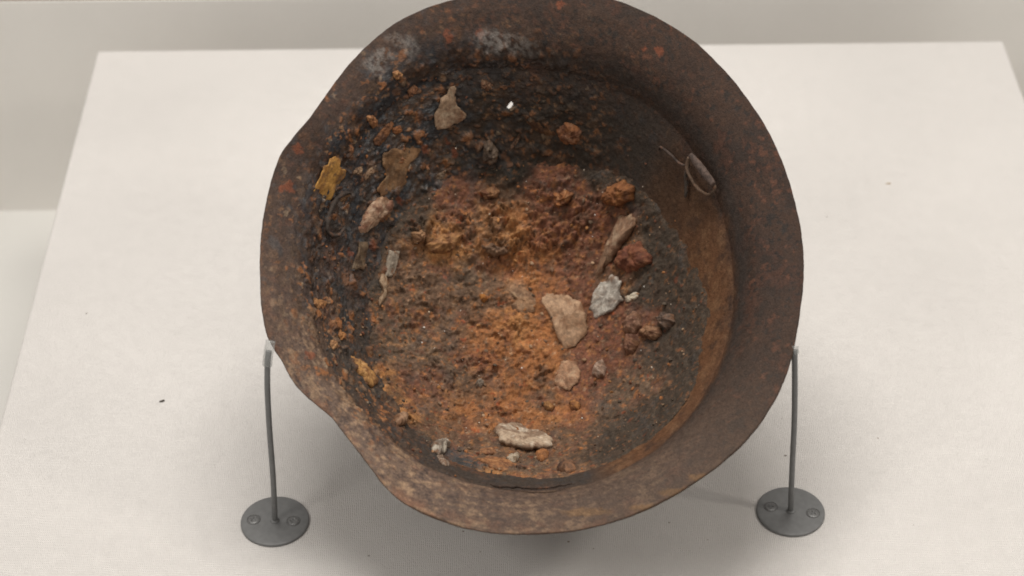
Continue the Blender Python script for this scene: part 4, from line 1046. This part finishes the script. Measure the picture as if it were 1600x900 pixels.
# ------------------------------------------------------------------ the two wire mounts
def lathe(prof_, segs=64):
    V, q = [], []
    m = len(prof_)
    for (r, z) in prof_:
        for k in range(segs):
            t = TAU * k / segs
            V.append((r * math.cos(t), r * math.sin(t), z))
    for i in range(m - 1):
        for k in range(segs):
            q.append((i * segs + k, i * segs + (k + 1) % segs, (i + 1) * segs + (k + 1) % segs, (i + 1) * segs + k))
    V.append((0, 0, prof_[0][1])); V.append((0, 0, prof_[-1][1]))
    tr = [(len(V) - 2, (k + 1) % segs, k) for k in range(segs)] + [(len(V) - 1, (m - 1) * segs + k, (m - 1) * segs + (k + 1) % segs) for k in range(segs)]
    return np.array(V), q, tr


def screw_mesh(rot):
    """raised screw head with a cross recess"""
    segs, rings = 72, 26
    V, q = [], []
    R = .0034
    for i in range(1, rings + 1):
        r = R * i / rings
        for k in range(segs):
            t = TAU * k / segs
            x, y = r * math.cos(t + rot), r * math.sin(t + rot)
            z = .0005 * math.sqrt(max(0, 1 - (r / R) ** 2 * .9)) - (.0004 if r > R * .985 else 0)
            arm = min(abs(x), abs(y)) < .00042 and max(abs(x), abs(y)) < .0019
            if arm: z -= .0010 * (1 - max(abs(x), abs(y)) / .0024)
            V.append((r * math.cos(t), r * math.sin(t), z))
    for i in range(rings - 1):
        for k in range(segs):
            q.append((i * segs + k, i * segs + (k + 1) % segs, (i + 1) * segs + (k + 1) % segs, (i + 1) * segs + k))
    V.append((0, 0, -.0002))
    tr = [(len(V) - 1, k, (k + 1) % segs) for k in range(segs)]
    tr = [(a, b, c) for a, b, c in tr]
    return np.array(V), q, tr


m, nt, bs = nodes_mat('clear_plastic_sleeve')
bs.inputs['Base Color'].default_value = (.50, .51, .49, 1)
bs.inputs['Roughness'].default_value = .22
bs.inputs['IOR'].default_value = 1.40
bs.inputs['Transmission Weight'].default_value = .3
bs.inputs['Alpha'].default_value = .36
M_SLEEVE = m


def mount(base, wire, sleeve, screws, label):
    base = np.array(base)
    e = empty('wire_mount', tuple(base))
    tag(e, label, 'mount', 'grey wire mounts holding the helmet brim')
    pr = [(.0186, .0), (.01885, .0004), (.0188, .0011), (.0184, .0015), (.0177, .0016), (.010, .0016)]
    v, q, t = lathe(pr, 96)
    make_obj('base_plate', v + base, q, t, M_GREY, e)
    w = np.array(wire) / 1000.0
    w[0, 2] = .0012
    tube('wire', w, .00158, M_GREY, e, None, 20, False, 8)
    v, q, t = lathe([(.0027, 0), (.0025, .0004), (.0018, .0008), (.0016, .0009)], 32)
    make_obj('weld_collar', v + base + np.array([0, 0, .00155]), q, t, M_GREY, e)
    for (dx, dy, rot) in screws:
        v, q, t = screw_mesh(rot)
        make_obj('screw', v + base + np.array([dx, dy, .0016]), q, t, M_SCREW, e)
        th = np.linspace(0, TAU, 28, endpoint=False)
        ringp = np.column_stack([np.cos(th) * .0037, np.sin(th) * .0037, np.zeros(28)]) + base + np.array([dx, dy, .00165])
        tube('countersink_ring', ringp, .00022, M_SCREW, e, None, 6, True, 1)
    s = np.array(sleeve) / 1000.0
    tube('plastic_sleeve', s, (.0026 if base[0] < 0 else .0021), M_SLEEVE, e, None, 20, False, 6)
    return e


mount((-.1243, .8026, 0), [(-124.3, 802.6, 0), (-123.2, 805.6, 31.9), (-122.8, 808.6, 64.6), (-122.1, 811.6, 89.4), (-121.0, 814.5, 105.6), (-120.0, 817.0, 112.2)],
      [(-121.2, 814.2, 104.6), (-120.2, 816.6, 111.0), (-118.9, 819.8, 116.6)], [(-.0117, .0007, .5), (.0102, -.0007, .2)],
      'grey wire mount on a round screwed base, under the left side of the brim')
mount((.1594, .8050, 0), [(159.4, 805, 0), (158.1, 807.4, 32.5), (157.0, 809.8, 63.4), (155.5, 812.2, 88.7), (154.4, 814.7, 104.6), (154.2, 816.4, 109.0)],
      [(154.6, 815.4, 107.0), (154.3, 816.4, 109.0), (154.4, 817.6, 110.6)], [(-.0106, .0031, .3), (.0121, -.0022, .75)],
      'grey wire mount on a round screwed base, under the right side of the brim')


# ------------------------------------------------------------------ dirt specks on the canvas
def speck(x, y, sx, sy, rot, colr, label):
    segs = 14
    v, q, t = lathe([(1.0, 0), (.9, .35), (.6, .75), (.25, .95)], segs)
    v = v * np.array([sx, sy, min(sx, sy) * .6])
    c, s = math.cos(rot), math.sin(rot)
    v = np.column_stack([v[:, 0] * c - v[:, 1] * s, v[:, 0] * s + v[:, 1] * c, v[:, 2]])
    v += .35 * min(sx, sy) * np.column_stack([fbm(v + x, sx, 2, .5, 80.0 + k) for k in range(3)])
    v += np.array([x, y, .0001])
    o = make_obj('dirt_speck', v, q, t, M_CRUMB, None, np.tile(np.array(colr), (len(v), 1)), smooth=False)
    tag(o, label, 'speck')


speck(-.1982, .9025, .0019, .0009, .5, (.05, .04, .03), 'dark speck of dirt on the canvas left of the helmet')
speck(.2600, 1.1085, .0019, .0007, .1, (.36, .24, .12), 'tan fleck on the canvas right of the helmet')
speck(.1618, .8501, .0007, .0006, .1, (.22, .18, .15), 'tiny grey speck on the canvas beside the right wire')


# lint and dust lying on the canvas
rg = np.random.default_rng(21)
vv, tt = [], []
for i in range(26):
    x, y = rg.uniform(-.27, .35), rg.uniform(.77, 1.27)
    if i > 13: x, y = rg.normal(.02, .12), rg.uniform(.768, .80)
    r = .00018 + .00035 * rg.random() ** 2
    k = len(vv)
    for q in range(6):
        a_q = TAU * q / 6 + rg.random()
        vv.append((x + r * math.cos(a_q) * (1 + rg.random()), y + r * math.sin(a_q), .00012))
    vv.append((x, y, .00012 + r * .8))
    tt += [(k + q, k + (q + 1) % 6, k + 6) for q in range(6)]
cl_ = np.repeat(np.array([[.20, .13, .08], [.30, .24, .18], [.16, .12, .09]])[rg.integers(3, size=26)], 7, axis=0)
tag(make_obj('canvas_dust', np.array(vv), None, tt, M_CRUMB, None, cl_, smooth=False), 'fine rust dust and lint scattered on the white canvas', 'dust', None, 'stuff')
